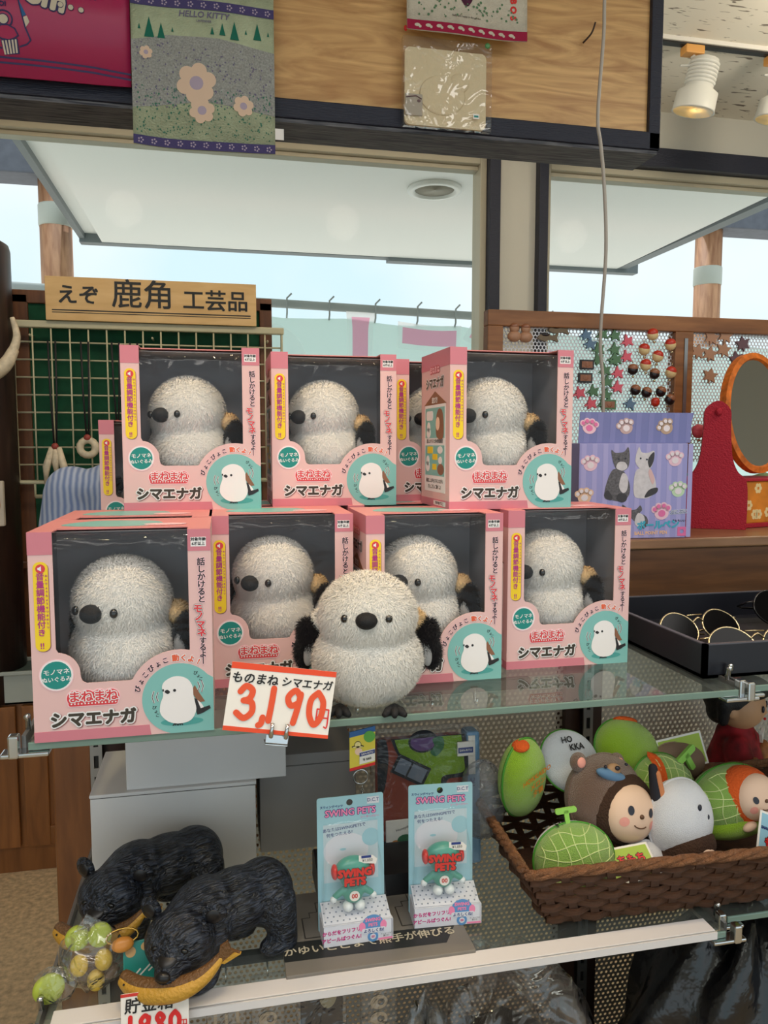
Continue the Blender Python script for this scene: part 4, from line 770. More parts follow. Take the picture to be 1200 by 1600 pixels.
# ---------------------------------------------------------------- wicker basket and plush pouches
wk = M('wicker_brown', (92, 58, 38), .5, bump=(500, .6), var=(90, .3), stretch=(1, 1, 6)); wkr = M('wicker_rim', (128, 84, 52), .45, bump=(500, .6), var=(120, .3))
e = thing('wicker_basket', 'dark brown woven wicker basket full of plush pouches', 'basket', (.62, .93, .851)); e.rotation_euler = (0, 0, math.radians(-2))
BL = [(-.225, -.085), (.235, -.085), (.235, .085), (-.225, .085)]; TL_ = [(-.268, -.122), (.275, -.122), (.275, .122), (-.268, .122)]; BH = .088
def wall_pt(k, u, z):
    a, c = BL[k], BL[(k+1) % 4]; p, q = TL_[k], TL_[(k+1) % 4]; t = z/BH; bx = a[0]+(c[0]-a[0])*u; by = a[1]+(c[1]-a[1])*u; tx = p[0]+(q[0]-p[0])*u; ty = p[1]+(q[1]-p[1])*u
    return Vector((bx+(tx-bx)*t, by+(ty-by)*t, z))
for k in range(4):
    b = MB().m(wk); nrm = Vector(((0, -1), (1, 0), (0, 1), (-1, 0))[k]).to_3d(); L = (Vector(TL_[k])-Vector(TL_[(k+1) % 4])).length; nst = max(6, int(L/.03)); rows = 7
    for r_ in range(rows):                                           # horizontal strands passing over and under the stakes
        z0 = .004+r_*(BH-.008)/rows; hh = (BH-.008)/rows*.92; nseg = nst*6; vs = []
        for i in range(nseg+1):
            u = i/nseg; w_ = math.sin(u*nst*PI+PI*r_)*.0042; p = wall_pt(k, u, z0+hh/2); tw = Vector((0, 0, math.sin(u*37+r_*2)*.0008))
            for dz, dn in ((-.5, 0), (-.25, .0016), (.25, .0016), (.5, 0), (.25, -.0012), (-.25, -.0012)): vs.append(p+nrm*(w_+dn)+Vector((0, 0, dz*hh))+tw)
        b.add(vs, [(i*6+q, i*6+(q+1) % 6, (i+1)*6+(q+1) % 6, (i+1)*6+q) for i in range(nseg) for q in range(6)], None, False)
    for i in range(nst):
        u = (i+.5)/nst; p0 = wall_pt(k, u, .0); p1 = wall_pt(k, u, BH); tv = (wall_pt(k, min(1, u+.01), 0)-p0).normalized()*.0055
        b.add([p0-tv+nrm*.001, p0+tv+nrm*.001, p1+tv+nrm*.001, p1-tv+nrm*.001, p0-tv-nrm*.001, p0+tv-nrm*.001, p1+tv-nrm*.001, p1-tv-nrm*.001], [(0, 1, 2, 3), (7, 6, 5, 4), (0, 4, 5, 1), (1, 5, 6, 2), (2, 6, 7, 3), (3, 7, 4, 0)])
    b.build('woven_wall', e)
b = MB().m(wkr); loop = []
for k in range(4):
    for i in range(30): loop.append(wall_pt(k, i/30, BH)+Vector((0, 0, .001)))
for ph in range(3): b.tube([p+Vector((0, 0, .0035*math.sin(i*1.1+ph*2.09)))+(Vector((p.x, p.y, 0)).normalized()*.0035*math.cos(i*1.1+ph*2.09)) for i, p in enumerate(loop)], .0042, 7, True)
b.build('braided_rim', e)
MB().m(wk).prism(BL, .004, T(0, 0, .001)).build('base_weave', e)
# plush pouches
lime = M('plush_lime', (150, 190, 30), .95, bump=(900, .6), sheen=.5, spec=.1); mel = M('melon_green', (146, 184, 84), .95, bump=(900, .6), sheen=.4, spec=.1); net = M('melon_net', (206, 220, 150), .85); wpl = M('pouch_white', (226, 226, 232), .95, bump=(900, .5), sheen=.5, spec=.1); zipg = M('zip_green', (70, 140, 40), .6); stem_ = M('stem_green', (150, 206, 92), .8)
opl = M('plush_orange', (222, 92, 30), .95, bump=(400, .5)); bpl = M('bear_hood_brown', (122, 92, 76), .95, bump=(800, .7), sheen=.5, spec=.1); hair = M('dark_brown_pile', (66, 42, 28), .95, bump=(400, .6)); skin = M('doll_skin', (232, 196, 170), .6); blush = M('doll_blush', (236, 160, 146), .7); ein = M('doll_eye', (34, 34, 48), .3); nos = M('doll_nose_brown', (96, 62, 40), .5); orp = M('print_orange', (222, 128, 30), .6)
def surf(c, r, d, out=.0):
    d = Vector(d).normalized(); k = 1/math.sqrt(sum((d[i]/r[i])**2 for i in range(3))); return Vector(c)+d*(k+out)
def on_ell(b, mt, r, x, y, rad, out=.0004, sy=1, n=16):
    """a flat spot of radius rad laid on the -Y side of an ellipsoid of radii r at (x, z=y)"""
    b.m(mt); pts = []
    for q in circ(x, y, rad, n, rad*sy)+[(x, y)]:
        k = 1-(q[0]/r[0])**2-(q[1]/r[2])**2; pts.append((q[0], -r[1]*math.sqrt(max(k, .0))-out, q[1]))
    b.add(pts, [(i, (i+1) % n, n) for i in range(n)])
def line_ell(b, mt, r, pts, w, out=.0005, side=-1):
    P = []
    for q in pts:
        k = 1-(q[0]/r[0])**2-(q[1]/r[2])**2; P.append((q[0], side*(r[1]*math.sqrt(max(k, 0))+out), q[1]))
    b.m(mt).tube(P, w, 5)
def netting(b, r, seed, side=-1, x0=-1, x1=1, z0=-1, z1=1):
    rr = random.Random(seed)
    for i in range(7):
        o = -0.8+i*.27; line_ell(b, net, r, [(r[0]*(o+.05*math.sin(t*9+i)), r[2]*(-.95+1.9*t)*math.sqrt(max(0, 1-o*o))) for t in [q/14 for q in range(15)] if x0 <= o <= x1], .0007, .0002, side) if x0 <= o <= x1 else None
        line_ell(b, net, r, [(r[0]*(-.95+1.9*t)*math.sqrt(max(0, 1-o*o)), r[2]*(o+.06*math.sin(t*8+i*2))) for t in [q/14 for q in range(15)]], .0007, .0002, side)
def tstem(b, x, y, z, s=1, x_=None):
    b.m(stem_); X = x_ or T(x, y, z); b.prism(rrect(-.003*s, 0, .003*s, .018*s, .0015*s), .004*s, X @ T(0, .002*s, 0) @ rotm((PI/2, 0, 0))); b.prism(rrect(-.014*s, .014*s, .014*s, .021*s, .003*s), .004*s, X @ T(0, .002*s, 0) @ rotm((PI/2, 0, 0)))
def pouch(lab, loc, rot, r, main, back=None, zipc=zipg, fn=None, name='plush_pouch'):
    e = thing(name, lab, 'plush pouch', loc, tuple(math.radians(a) for a in rot), 'plush pouches in the basket')
    b = MB().m(main).ell((0, 0, 0), r, u=36, w=24); b.build('body', e)
    b = MB().m(zipc).tube([(r[0]*1.004*math.cos(2*PI*i/40), .0, r[2]*1.004*math.sin(2*PI*i/40)) for i in range(40)], .0018, 6, True); b.build('zip', e)
    if fn: fn(e, r)
    return e
def f_text(lines, col, sz, rl=0):
    def fn(e, r):
        b = MB().m(col)
        for i, (s_, x_, z_) in enumerate(lines): b.text(s_, sz, face_front(x_, -r[1]*math.sqrt(max(.05, 1-(x_/r[0])**2-(z_/r[2])**2))-.0022, z_, rl), .035)
        b.build('printed_words', e)
    return fn
def f_lime(e, r): f_text((('HOKKAIDO', 0, .017), ('メロン', 0, .005), ('夕張', 0, -.008)), orp, .0105, .0)(e, r); MB().m(opl).ell((-.004, -.004, r[2]*.93), (.012, .012, .006)).build('orange_top_patch', e)
pouch('lime green plush pouch standing tall at the left end of the basket', (.396, .955, .997), (8, -14, 26), (.040, .026, .060), lime, fn=f_lime)
def f_net(st, half=False):
    def fn(e, r):
        b = MB(); netting(b, r, 2); b.build('net_pattern', e)
        if st: b = MB(); tstem(b, 0, 0, r[2]*.96, 1.0); b.build('stem', e)
        if half:
            b = MB().m(wpl).ell((0, .006, .0), (r[0]*.985, r[1]*1.02, r[2]*.985), u=32, w=20); b.m(cdrk).text('HO', .016, T(-.006, .002, r[2]*.99) @ rotm((.15, .1, .4)), .04); b.build('white_back', e, label='white plush back half')
    return fn
pouch('melon pouch half white half netted green at the basket front corner', (.432, .868, .923), (-10, -8, -8), (.052, .034, .046), mel, fn=f_net(1, True))
pouch('white plush pouch with black print behind the lime pouch', (.480, .985, 1.000), (-35, 0, 10), (.046, .022, .044), wpl, fn=f_text((('HO', -.006, .026), ('KKA', .004, .014)), cdrk, .012))
pouch('lime green plush pouch with orange top at the back of the basket', (.580, 1.005, 1.000), (-30, 12, 0), (.052, .030, .045), lime, fn=lambda e, r: MB().m(opl).ell((.0, -.002, r[2]*.94), (.02, .012, .006)).build('orange_top_patch', e))
def f_band(e, r):
    f_net(0)(e, r); b = MB(); tstem(b, 0, 0, 0, 1.4, T(.040, -.010, .040) @ rotm((.2, -.9, 0))); b.build('stem', e); b = MB().m(opl); P = [(-.030+.012*math.sin(t*1.2), .045-t*.09) for t in [q/14 for q in range(15)]]
    pts = []
    for q in P:
        for dx in (-.007, .007): k = 1-((q[0]+dx)/r[0])**2-(q[1]/r[2])**2; pts.append((q[0]+dx, -r[1]*math.sqrt(max(k, .02))-.0018, q[1]))
    b.add(pts, [(2*i, 2*i+1, 2*i+3, 2*i+2) for i in range(14)]); b.build('orange_band', e)
pouch('netted melon pouch with orange band behind the white hooded doll', (.612, .958, .957), (-22, 20, 0), (.052, .034, .050), mel, fn=f_band)
# hooded dolls (plain faces)
def face(e, r, c, z0=0, sm=1.0, tilt=0):
    f_ = link('face', None, e, c, (0, tilt, 0)); b = MB().m(skin).ell((0, 0, 0), r, u=32, w=20); b.build('face_skin', f_, label='pale doll face')
    b = MB(); rr = (r[0]*1.0, r[1]*1.0, r[2]*1.0)
    for s in (-1, 1): on_ell(b, ein, rr, s*r[0]*.42, r[2]*.12, r[0]*.11, .0006, 1.35)
    b.build('eyes', f_); b = MB()
    for s in (-1, 1): on_ell(b, blush, rr, s*r[0]*.58, -r[2]*.28, r[0]*.15, .0004)
    b.build('cheeks', f_); MB().m(nos).ell((0, -r[1]*.99, -r[2]*.04), (r[0]*.09, r[1]*.12, r[2]*.08)).build('nose', f_)
    b = MB(); line_ell(b, nos, rr, [(r[0]*.26*math.sin(a), -r[2]*.30-r[2]*.12*math.cos(a)) for a in [(-1.2+q*.24) for q in range(11)]], .0008); b.build('mouth', f_)
def doll_bear(e, r):
    b = MB().m(hair).ell((.012, -.018, -.010), (.054, .032, .048), (0, .1, 0)); b.build('hair', e, label='dark brown pile hair'); face(e, (.040, .024, .038), (.012, -.034, -.014), tilt=.12)
    for s in (-1, 1): q = MB().m(bpl).ell((s*.033-.014, -.003, .046), (.013, .008, .013)).build('hood_ear', e); MB().m(blush).ell((s*.033-.014, -.0095, .046), (.007, .003, .007)).build('ear_lining', q)
    b = MB().m(M('hood_blue', (96, 132, 168), .8)).ell((-.012, -.029, .032), (.027, .0085, .008), (0, .25, 0)); b.m(M('hood_snout', (176, 138, 104), .85)).ell((-.010, -.030, .040), (.011, .007, .008)); b.m(ein).ell((-.010, -.0375, .0425), (.004, .003, .003)); b.ell((-.027, -.034, .044), .0022).ell((.008, -.034, .047), .0022); b.build('hood_face', e, label='small bear face with blue muzzle')
pouch('plush doll with pale face in a brown bear hood, middle of the basket', (.503, .925, .972), (-14, 10, 12), (.060, .040, .057), bpl, zipc=bpl, fn=doll_bear, name='plush_doll')
def doll_white(e, r):
    b = MB().m(hair).ell((.008, -.010, -.030), (.040, .030, .026), (0, -.3, 0)); b.build('hair', e, label='brown pile hair'); face(e, (.022, .018, .020), (.016, -.026, -.040), tilt=.3)
    q = MB().m(M('ear_black', (30, 30, 40), .8)).blob([('c', (-.038, 0, .03), (-.050, -.004, .066), .009, .006), ('c', (-.038, 0, .03), (-.034, -.002, .012), .009, .004)], .002, 3).build('hood_ear', e); MB().m(M('ear_orange', (206, 130, 84), .8)).blob([('c', (-.034, -.004, .03), (-.045, -.008, .060), .006, .004)], .0018, 3).build('ear_lining', q)
    b = MB().m(ein).ell((.006, -.031, .024), (.0028, .002, .0042)).ell((.022, -.0285, .012), (.002, .002, .0035)); b.build('hood_eyes', e)
pouch('plush doll in a white hood with one black ear at the basket front', (.592, .886, .950), (-10, 10, 4), (.048, .034, .054), wpl, zipc=wpl, fn=doll_white, name='plush_doll')
def doll_orange(e, r):
    b = MB(); netting(b, r, 3, -1, -1, 0); b.build('net_pattern', e); b = MB().m(opl).ell((.012, -.015, .004), (.044, .030, .041), (0, .15, 0)); b.build('hair', e, label='orange pile hair'); face(e, (.033, .022, .031), (.018, -.032, .004), tilt=-.1)
    q = MB().m(skin).ell((-.004, -.036, -.030), (.011, .006, .006), (0, -.2, 0)).build('hand', e); MB().m(lime).ell((0, -.002, -.030), (.058, .034, .022)).build('lime_base', e)
pouch('melon doll with orange hair and pale face at the right of the basket', (.694, .920, .954), (-14, -8, 2), (.062, .038, .046), mel, fn=doll_orange, name='plush_doll')
pouch('small white plush with brown patch lying low between melon and dolls', (.535, .880, .900), (0, 0, 0), (.038, .026, .030), wpl, zipc=wpl, fn=lambda e, r: (MB().m(hair).ell((.027, -.004, .0), (.014, .024, .026)).build('brown_patch', e), MB().m(ein).ell((-.012, -.0235, .012), (.004, .002, .002)).build('eye', e)))
pouch('pale tan plush lying at the back of the basket', (.655, 1.0, .978), (0, 0, 0), (.05, .03, .030), M('plush_tan', (150, 122, 104), .9), zipc=M('plush_tan', (150, 122, 104)))
e = tag(crumple(MB().m(clear('grey_bag', (.8, .8, .82), .1, (30, .7), .25, (.5, .5, .52), 1.45, 1.0)), (0, 0, 0), (.032, .03, .055), 21, .06).build('plastic_bag', loc=(.350, .985, .957)), 'grey translucent bag between the blister pack and basket', 'bag')
def hang_tag(lab, loc, rot, w, h, bg_, words):
    e = thing('product_tag', lab, 'tag', loc, tuple(math.radians(a) for a in rot)); b = MB().m(card).box((-w/2, 0, 0), (w/2, .0012, h), .0004); b.m(bg_).prism([(-w/2+.003, .003), (w/2-.003, .003), (w/2-.003, h-.003), (-w/2+.003, h-.003)], .0002, face_front(0, 0, 0))
    for mt, s_, sz, x_, z_ in words: b.m(cdrk).text(s_, sz, face_front(x_, -.0004, z_), .10); b.m(mt).text(s_, sz, face_front(x_, -.0006, z_), .045)
    b.build('printed_card', e); return e
tbl = M('tag_pale_blue', (150, 196, 216), .5); tgr = M('tag_lime', (170, 196, 70), .5)
hang_tag('green tag with red letters at the front rim below the melon pouch', (.500, .832, .906), (-55, -4, 0), .072, .046, tgr, ((crd, 'もちもち', .013, .0, .027), (cdrk, 'メロン', .006, -.018, .012)))
hang_tag('pale blue pointed tag with red letters standing up at the basket rim', (.690, .838, .912), (-22, 24, 0), .036, .056, tbl, ((crd, 'もち', .013, .006, .018), (spb, 'SAN-RITU', .0046, -.004, .035)))
hang_tag('pale blue tag with red letters under the orange haired doll', (.750, .846, .906), (-34, -14, 0), .07, .04, tbl, ((crd, 'もちもち', .014, .0, .020),))
hang_tag('green melon tag at the back of the basket beside the stem', (.668, .985, .972), (-20, -8, 0), .075, .048, tgr, ((zipg, 'メロン', .01, -.008, .02),))
# kimono doll
e = thing('kimono_doll', 'doll with black bobbed hair and red ribbon in a red kimono', 'doll', (.862, 1.135, .851), (0, 0, math.radians(44))); e.scale = (.76, .76, .76)
kr = M('kimono_red', (150, 24, 34), .7, var=(40, .5)); khair = M('doll_black_hair', (16, 15, 18), .5, bump=(400, .3)); ksk = M('doll_tan_skin', (206, 156, 116), .55); kgold = M('kimono_gold', (176, 112, 60), .6, var=(60, .4))
MB().m(kr).blob([('c', (0, 0, .04), (0, 0, .13), .075, .045), ('e', (0, 0, .03), (.085, .07, .03)), ('c', (-.045, -.01, .12), (-.075, -.03, .075), .028, .034), ('c', (.045, -.01, .12), (.075, -.03, .075), .028, .034)], .005, 5).build('kimono', e, label='red patterned kimono')
b = MB().m(kgold).ell((.062, -.048, .085), (.026, .018, .026)).ell((-.062, -.048, .085), (.026, .018, .026)); b.build('sleeve_pattern', e)
MB().m(ksk).blob([('e', (0, -.006, .205), (.058, .054, .056)), ('c', (0, 0, .13), (0, 0, .17), .018, .018), ('e', (0, -.058, .196), (.006, .006, .005)), ('e', (-.058, .002, .2), (.008, .01, .014)), ('e', (.058, .002, .2), (.008, .01, .014))], .004, 4).build('head', e, label='tan doll head')
MB().m(khair).blob([('e', (0, .014, .226), (.068, .062, .058)), ('e', (0, -.02, .246), (.056, .05, .026)), ('c', (-.06, .014, .22), (-.058, .018, .178), .018, .012), ('c', (.06, .014, .22), (.058, .018, .178), .018, .012), ('e', (0, .035, .19), (.055, .03, .035))], .004, 4).build('hair', e, label='black bobbed hair')
b = MB().m(ein)
for s in (-1, 1): b.ell((s*.022, -.057, .208), (.0045, .003, .008))
b.m(crd).ell((0, -.058, .181), (.006, .003, .003)); b.build('eyes_and_mouth', e)
b = MB().m(card).prism([(-.02, .15), (0, .125), (.02, .15), (.014, .156), (0, .138), (-.014, .156)], .006, face_front(0, -.05, 0)); b.build('collar', e, label='white kimono collar')
b = MB().m(M('ribbon_red', (176, 14, 34), .6)); b.box((-.075, -.012, .262), (-.02, .012, .274), .004).box((-.06, -.016, .232), (-.046, .004, .268), .004).box((-.02, -.014, .258), (.03, .01, .276), .004); b.build('ribbon', e, label='red hair ribbon')
MB().m(M('teal_cloth', (40, 120, 110), .8)).ell((0, -.06, .055), (.06, .03, .022)).build('lap_cloth', e, label='teal cloth on the lap')

# ---------------------------------------------------------------- sunglasses tray
trk = M('tray_black', (20, 22, 32), .45); trl = M('tray_edge_grey', (84, 84, 92), .4)
e = thing('display_tray', 'black open display tray of sunglasses on the right glass shelf', 'tray', (.585, .835, 1.159))
b = MB().m(trk).box((.0, 0, 0), (.62, .30, .004)).box((0, 0, 0), (.62, .006, .042)).box((0, .294, 0), (.62, .30, .042)).box((0, 0, 0), (.006, .30, .042)).box((.614, 0, 0), (.62, .30, .042)); b.build('tray_body', e)
b = MB().m(trl).box((0, 0, .042), (.62, .006, .0434)).box((0, .294, .042), (.62, .30, .0434)).box((0, 0, .042), (.006, .30, .0434)); b.build('rim_edge', e)
lens = M('sunglass_lens', (8, 7, 9), .12, spec=.08); gfr = M('gold_frame', (196, 178, 140), .2, .9); kfr = M('black_frame', (16, 15, 18), .2)
def sunglasses(lab, loc, rot, fm, sc=1.0):
    e = thing('sunglasses', lab, 'sunglasses', loc, tuple(math.radians(a) for a in rot), 'sunglasses in the black tray')
    for s in (-1, 1):
        lp = [(s*.034+.027*math.cos(a)*(1+.06*math.cos(2*a)), .0045*math.cos(2*a)*0-.0, .024*math.sin(a)) for a in [2*PI*i/28 for i in range(28)]]
        b = MB().m(fm).tube(lp, .0014, 6, True); b.build('lens_rim', e); b = MB().m(lens); b.prism([(p[0], p[2]) for p in (lp if s > 0 else lp)], .0014, face_front(0, .0007, 0)); b.build('lens', e, label='dark lens')
        b = MB().m(fm).tube([(s*.060, 0, .010), (s*.068, .004, .011), (s*.069, .02, .011)]+[(s*(.069-.0085*k), .024, .011-.001*k) for k in range(1, 12)], .0014, 6); b.build('temple_arm', e)
    b = MB().m(fm).tube(spline([(-.009, 0, .008), (0, -.004, .013), (.009, 0, .008)], 5), .0014, 6).tube([(-.012, 0, .019), (.012, 0, .019)], .001, 6); b.build('bridge', e); e.scale = (sc*1.1, sc*1.1, sc*1.1); return e
sunglasses('gold rimmed sunglasses in the tray corner, behind the front pair', (.675, .975, 1.186), (-38, 0, 8), gfr)
sunglasses('gold rimmed sunglasses lying at the front edge of the tray', (.695, .875, 1.186), (-42, 0, -8), gfr)
sunglasses('black rimmed sunglasses further back in the tray', (.900, 1.06, 1.190), (-30, 0, 5), kfr, 1.1)
sunglasses('gold rimmed sunglasses further along the tray at right', (.84, .93, 1.186), (-38, 0, 4), gfr)

# ---------------------------------------------------------------- ledge: pen box, vanity mirror, charm boards
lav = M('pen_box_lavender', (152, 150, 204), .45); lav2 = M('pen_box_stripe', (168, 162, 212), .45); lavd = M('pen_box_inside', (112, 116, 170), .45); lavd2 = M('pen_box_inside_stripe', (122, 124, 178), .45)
e = thing('pen_box', 'lavender cat print pen display box with raised lid on the ledge', 'display box', (.728, 1.262, 1.2805), (0, 0, math.radians(-3)))
w, h = .104, .172; b = MB().m(lav).box((-w, 0, 0), (w, .07, h), .001)
F = lambda z=0: face_front(0, -.0001-z, 0)
b.m(lav2)
for i in range(11): b.prism([(-w+.004+i*.0205, .001), (-w+.013+i*.0205, .001), (-w+.013+i*.0205, h-.001), (-w+.004+i*.0205, h-.001)], .0001, F())
def paw(b, X, s, pc, bc):
    b.m(bc).prism(circ(0, 0, .0135*s, 20, .012*s), .0003, X)
    for a in (-.95, -.33, .33, .95): b.prism(circ(.0135*s*math.sin(a)*1.15, .0125*s*math.cos(a), .0062*s), .0003, X)
    b.m(pc).prism(circ(0, -.001*s, .0068*s, 16, .006*s), .0003, X @ T(0, 0, .0003))
    for a in (-.95, -.33, .33, .95): b.prism(circ(.0135*s*math.sin(a)*1.15, .0125*s*math.cos(a), .0036*s), .0003, X @ T(0, 0, .0003))
ppk = M('paw_pink', (222, 110, 164), .45); ppe = M('paw_peach', (226, 186, 156), .45); pwh = M('paw_cream', (228, 216, 222), .45); pgr = M('paw_green', (190, 214, 180), .45); ppl = M('paw_pale_pink', (232, 190, 206), .45)
for x_, z_, s_, pc, bc in ((-.083, .134, .95, pwh, ppl), (.079, .142, .95, pwh, ppl), (-.093, .076, .95, pwh, ppe), (.087, .086, .95, pwh, pgr), (.056, .046, 1.05, ppk, ppl)): paw(b, face_front(x_, -.0003, z_, .1), s_, pc, bc)
kg = M('kitten_grey', (92, 88, 92), .5, var=(250, .45)); kd = M('kitten_dark', (58, 54, 58), .5); kw = M('kitten_white', (206, 200, 204), .5, var=(120, .1)); kp = M('kitten_pink', (214, 176, 176), .5)
K = lambda pts, mt, z: b.m(mt).prism(spline(pts, 5, True), .0001, F(z))
K([(-.055, .075), (-.052, .1), (-.04, .125), (-.02, .122), (-.008, .1), (-.008, .08), (-.02, .068), (-.04, .07)], kg, .0003); K([(-.056, .078), (-.05, .088), (-.04, .076), (-.044, .07)], kd, .0004)
K([(-.041, .142), (-.044, .16), (-.036, .155), (-.02, .157), (-.012, .165), (-.009, .148), (-.011, .13), (-.022, .122), (-.034, .126)], kg, .0005); K([(-.034, .128), (-.03, .138), (-.018, .138), (-.013, .129), (-.022, .123)], kw, .0006); K([(-.028, .095), (-.022, .118), (-.012, .112), (-.012, .09), (-.02, .083)], kw, .0006); K([(-.032, .072), (-.028, .082), (-.014, .08), (-.013, .07), (-.022, .066)], kd, .0007)
K([(.002, .078), (.0, .1), (.006, .125), (.03, .125), (.042, .105), (.042, .085), (.03, .074), (.012, .073)], kw, .0003); K([(.022, .074), (.044, .082), (.046, .092), (.03, .088)], kd, .0004); K([(.002, .14), (.008, .165), (.014, .156), (.026, .155), (.038, .158), (.037, .14), (.03, .126), (.014, .125)], kw, .0005); K([(.03, .15), (.038, .156), (.037, .14), (.03, .128), (.026, .14)], kd, .0006); K([(.028, .118), (.032, .126), (.04, .108), (.036, .098)], kp, .0006)
K([(.0, .035), (-.018, .052), (-.02, .062), (-.006, .053), (.006, .053), (.014, .06), (.018, .052), (.014, .046), (.026, .040), (.03, .028), (.02, .018)], kg, .0003); K([(-.02, .06), (-.008, .048), (-.012, .04), (-.018, .05)], kd, .0004); K([(.004, .03), (.01, .046), (.022, .04), (.022, .026), (.01, .022)], kw, .0004)
for x_, z_ in ((-.03, .144), (-.017, .145), (.012, .145), (.024, .143)): b.m(ein).prism(circ(x_, z_, .0018, 10), .0001, F(.0008))
b.m(M('pen_teal', (64, 168, 196), .45)).text('ボールペン', .0165, face_front(.050, -.0008, .0235, .03), .06); b.m(M('pen_peach', (240, 190, 150), .45)).text('BALL POINT PEN', .0085, face_front(.036, -.0006, .0095, .02), .04); b.m(spw).text('ぷにぷに', .0085, face_front(.089, -.0005, .047, .06), .12); b.m(spb).text('ぷにぷに', .0085, face_front(.089, -.0008, .047, .06), .03); b.m(cdrk).text('きもちいい', .0052, face_front(.09, -.0006, .031), .03)
b.m(ppk).prism([rrect(.088, .003, .105, .02, .002), circ(.0965, .0115, .004, 14)], .0003, F(.0003)); b.build('box_body', e)
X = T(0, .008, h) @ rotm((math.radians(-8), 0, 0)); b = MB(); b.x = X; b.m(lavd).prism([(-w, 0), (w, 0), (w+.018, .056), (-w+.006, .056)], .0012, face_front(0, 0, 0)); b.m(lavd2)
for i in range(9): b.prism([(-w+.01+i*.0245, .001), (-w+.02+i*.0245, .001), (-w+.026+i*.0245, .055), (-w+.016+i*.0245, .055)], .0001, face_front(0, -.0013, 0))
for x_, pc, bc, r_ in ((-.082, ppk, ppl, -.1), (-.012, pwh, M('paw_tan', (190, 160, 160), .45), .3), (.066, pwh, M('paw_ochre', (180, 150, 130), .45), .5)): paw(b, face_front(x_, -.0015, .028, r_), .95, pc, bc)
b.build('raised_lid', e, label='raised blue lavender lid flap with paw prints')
# vanity mirror
red = M('red_crepe_cloth', (172, 18, 42), .75, bump=(350, .4)); och = M('orange_brocade', (206, 122, 30), .6, var=(30, .2)); ochf = M('brocade_flower', (232, 206, 150), .6); mglass = M('mirror_glass', (190, 190, 186), .03, 1.0); orf = M('orange_mirror_frame', (208, 108, 30), .4, var=(70, .35))
e = thing('vanity_mirror', 'red cloth stand with oval orange framed mirror and brocade drawer', 'mirror stand', (1.115, 1.45, 1.2805), (0, 0, math.radians(15)))
pb = [(u*1.14, v*1.02) for u, v in spline([(-.052, 0), (-.053, .05), (-.050, .095), (-.035, .115), (-.026, .145), (-.022, .20), (-.020, .235), (.0, .252), (.020, .235), (.022, .20), (.026, .145), (.035, .115), (.050, .095), (.053, .05), (.052, 0)], 6)]
for s in (-1, 1):
    b = MB().m(red); X = T(s*.150, -.030, .0) @ Matrix.Rotation(s*math.radians(45), 4, 'Z') @ Euler((PI/2, 0, 0)).to_matrix().to_4x4(); b.prism(pb, .022, X, -.011); p_ = b.build('side_support', e, label='red cloth side support'); MB().m(red).ell((s*.15-.008, -.030-.010, .235), (.007, .006, .008)).build('pivot_knob', p_)
b = MB().m(och).box((-.106, -.055, .008), (.106, .06, .095), .003); b.m(ochf); rr = random.Random(4)
for i in range(9):
    fx, fz = rr.uniform(-.09, .09), rr.uniform(.02, .085)
    for k in range(6): b.prism(circ(fx+.007*math.cos(k*1.047), fz+.007*math.sin(k*1.047), .0042, 10), .0004, face_front(0, -.055, 0))
b.build('drawer_chest', e, label='orange brocade drawer chest'); b = MB().m(red).box((-.109, -.058, .095), (.109, .062, .1), .001).box((-.109, -.058, .0), (.109, .062, .009), .001); b.build('chest_trim', e, label='red trim'); MB().m(chrome).ell((0, -.06, .05), (.007, .006, .007)).build('drawer_knob', e)
X = T(0, .0, .236) @ rotm((math.radians(-6), 0, 0)); m_ = MB(); m_.x = X
m_.m(orf); n = 48; vs = []; prof = [(0, -.008), (.0, .008), (-.012, .010), (-.016, .004), (-.016, -.004)]
for i in range(n):
    a = 2*PI*i/n
    for dr, dy in prof: vs.append(((.098+dr)*math.cos(a), -dy, (.128+dr)*math.sin(a)))
k = len(prof); m_.add(vs, [(i*k+q, ((i+1) % n)*k+q, ((i+1) % n)*k+(q+1) % k, i*k+(q+1) % k) for i in range(n) for q in range(k)], None, False); fr_ = m_.build('mirror_frame', e, label='oval orange mirror frame')
m_ = MB(); m_.x = X; m_.m(mglass).prism([((.083)*math.cos(2*PI*i/n), .113*math.sin(2*PI*i/n)) for i in range(n)], .003, face_front(0, -.002, 0)); m_.build('mirror_glass', e, label='silver mirror glass'); m_ = MB(); m_.x = X; m_.m(red).prism([((.083)*math.cos(2*PI*i/n), .113*math.sin(2*PI*i/n)) for i in range(n)], .003, face_front(0, .005, 0)); m_.build('mirror_back', e)
# charm board: frame with backlit perforated sheet
owd = wood('orange_brown_frame', (118, 72, 36), (160, 104, 58), 'X', 6, .45, 2, 8); perw = perforated('white_perforated_sheet', (226, 224, 226), .0085, .40, rough=.6, metal=0)
e = thing('charm_board', 'wood framed white perforated board hung with small charms', 'board', (.567, 1.595, 1.2805))
b = MB().m(owd).box((0, 0, .425), (1.4, .03, .459), .002).box((0, 0, 0), (.035, .03, .425), .002).box((.448, 0, 0), (.494, .03, .425), .002).box((1.36, 0, 0), (1.4, .03, .425), .002); b.build('frame', e)
MB().m(perw).box((.035, .014, .10), (.448, .0155, .425)).build('perforated_sheet', e); MB().m(perw).box((.494, .014, .13), (1.36, .0155, .425)).build('perforated_sheet', e)
b = MB().m(steel); b.prism([[(.470, .2), (.478, .2), (.478, .41), (.470, .41)]], .002, face_front(0, -.0005, 0)); b.build('metal_strip', e)
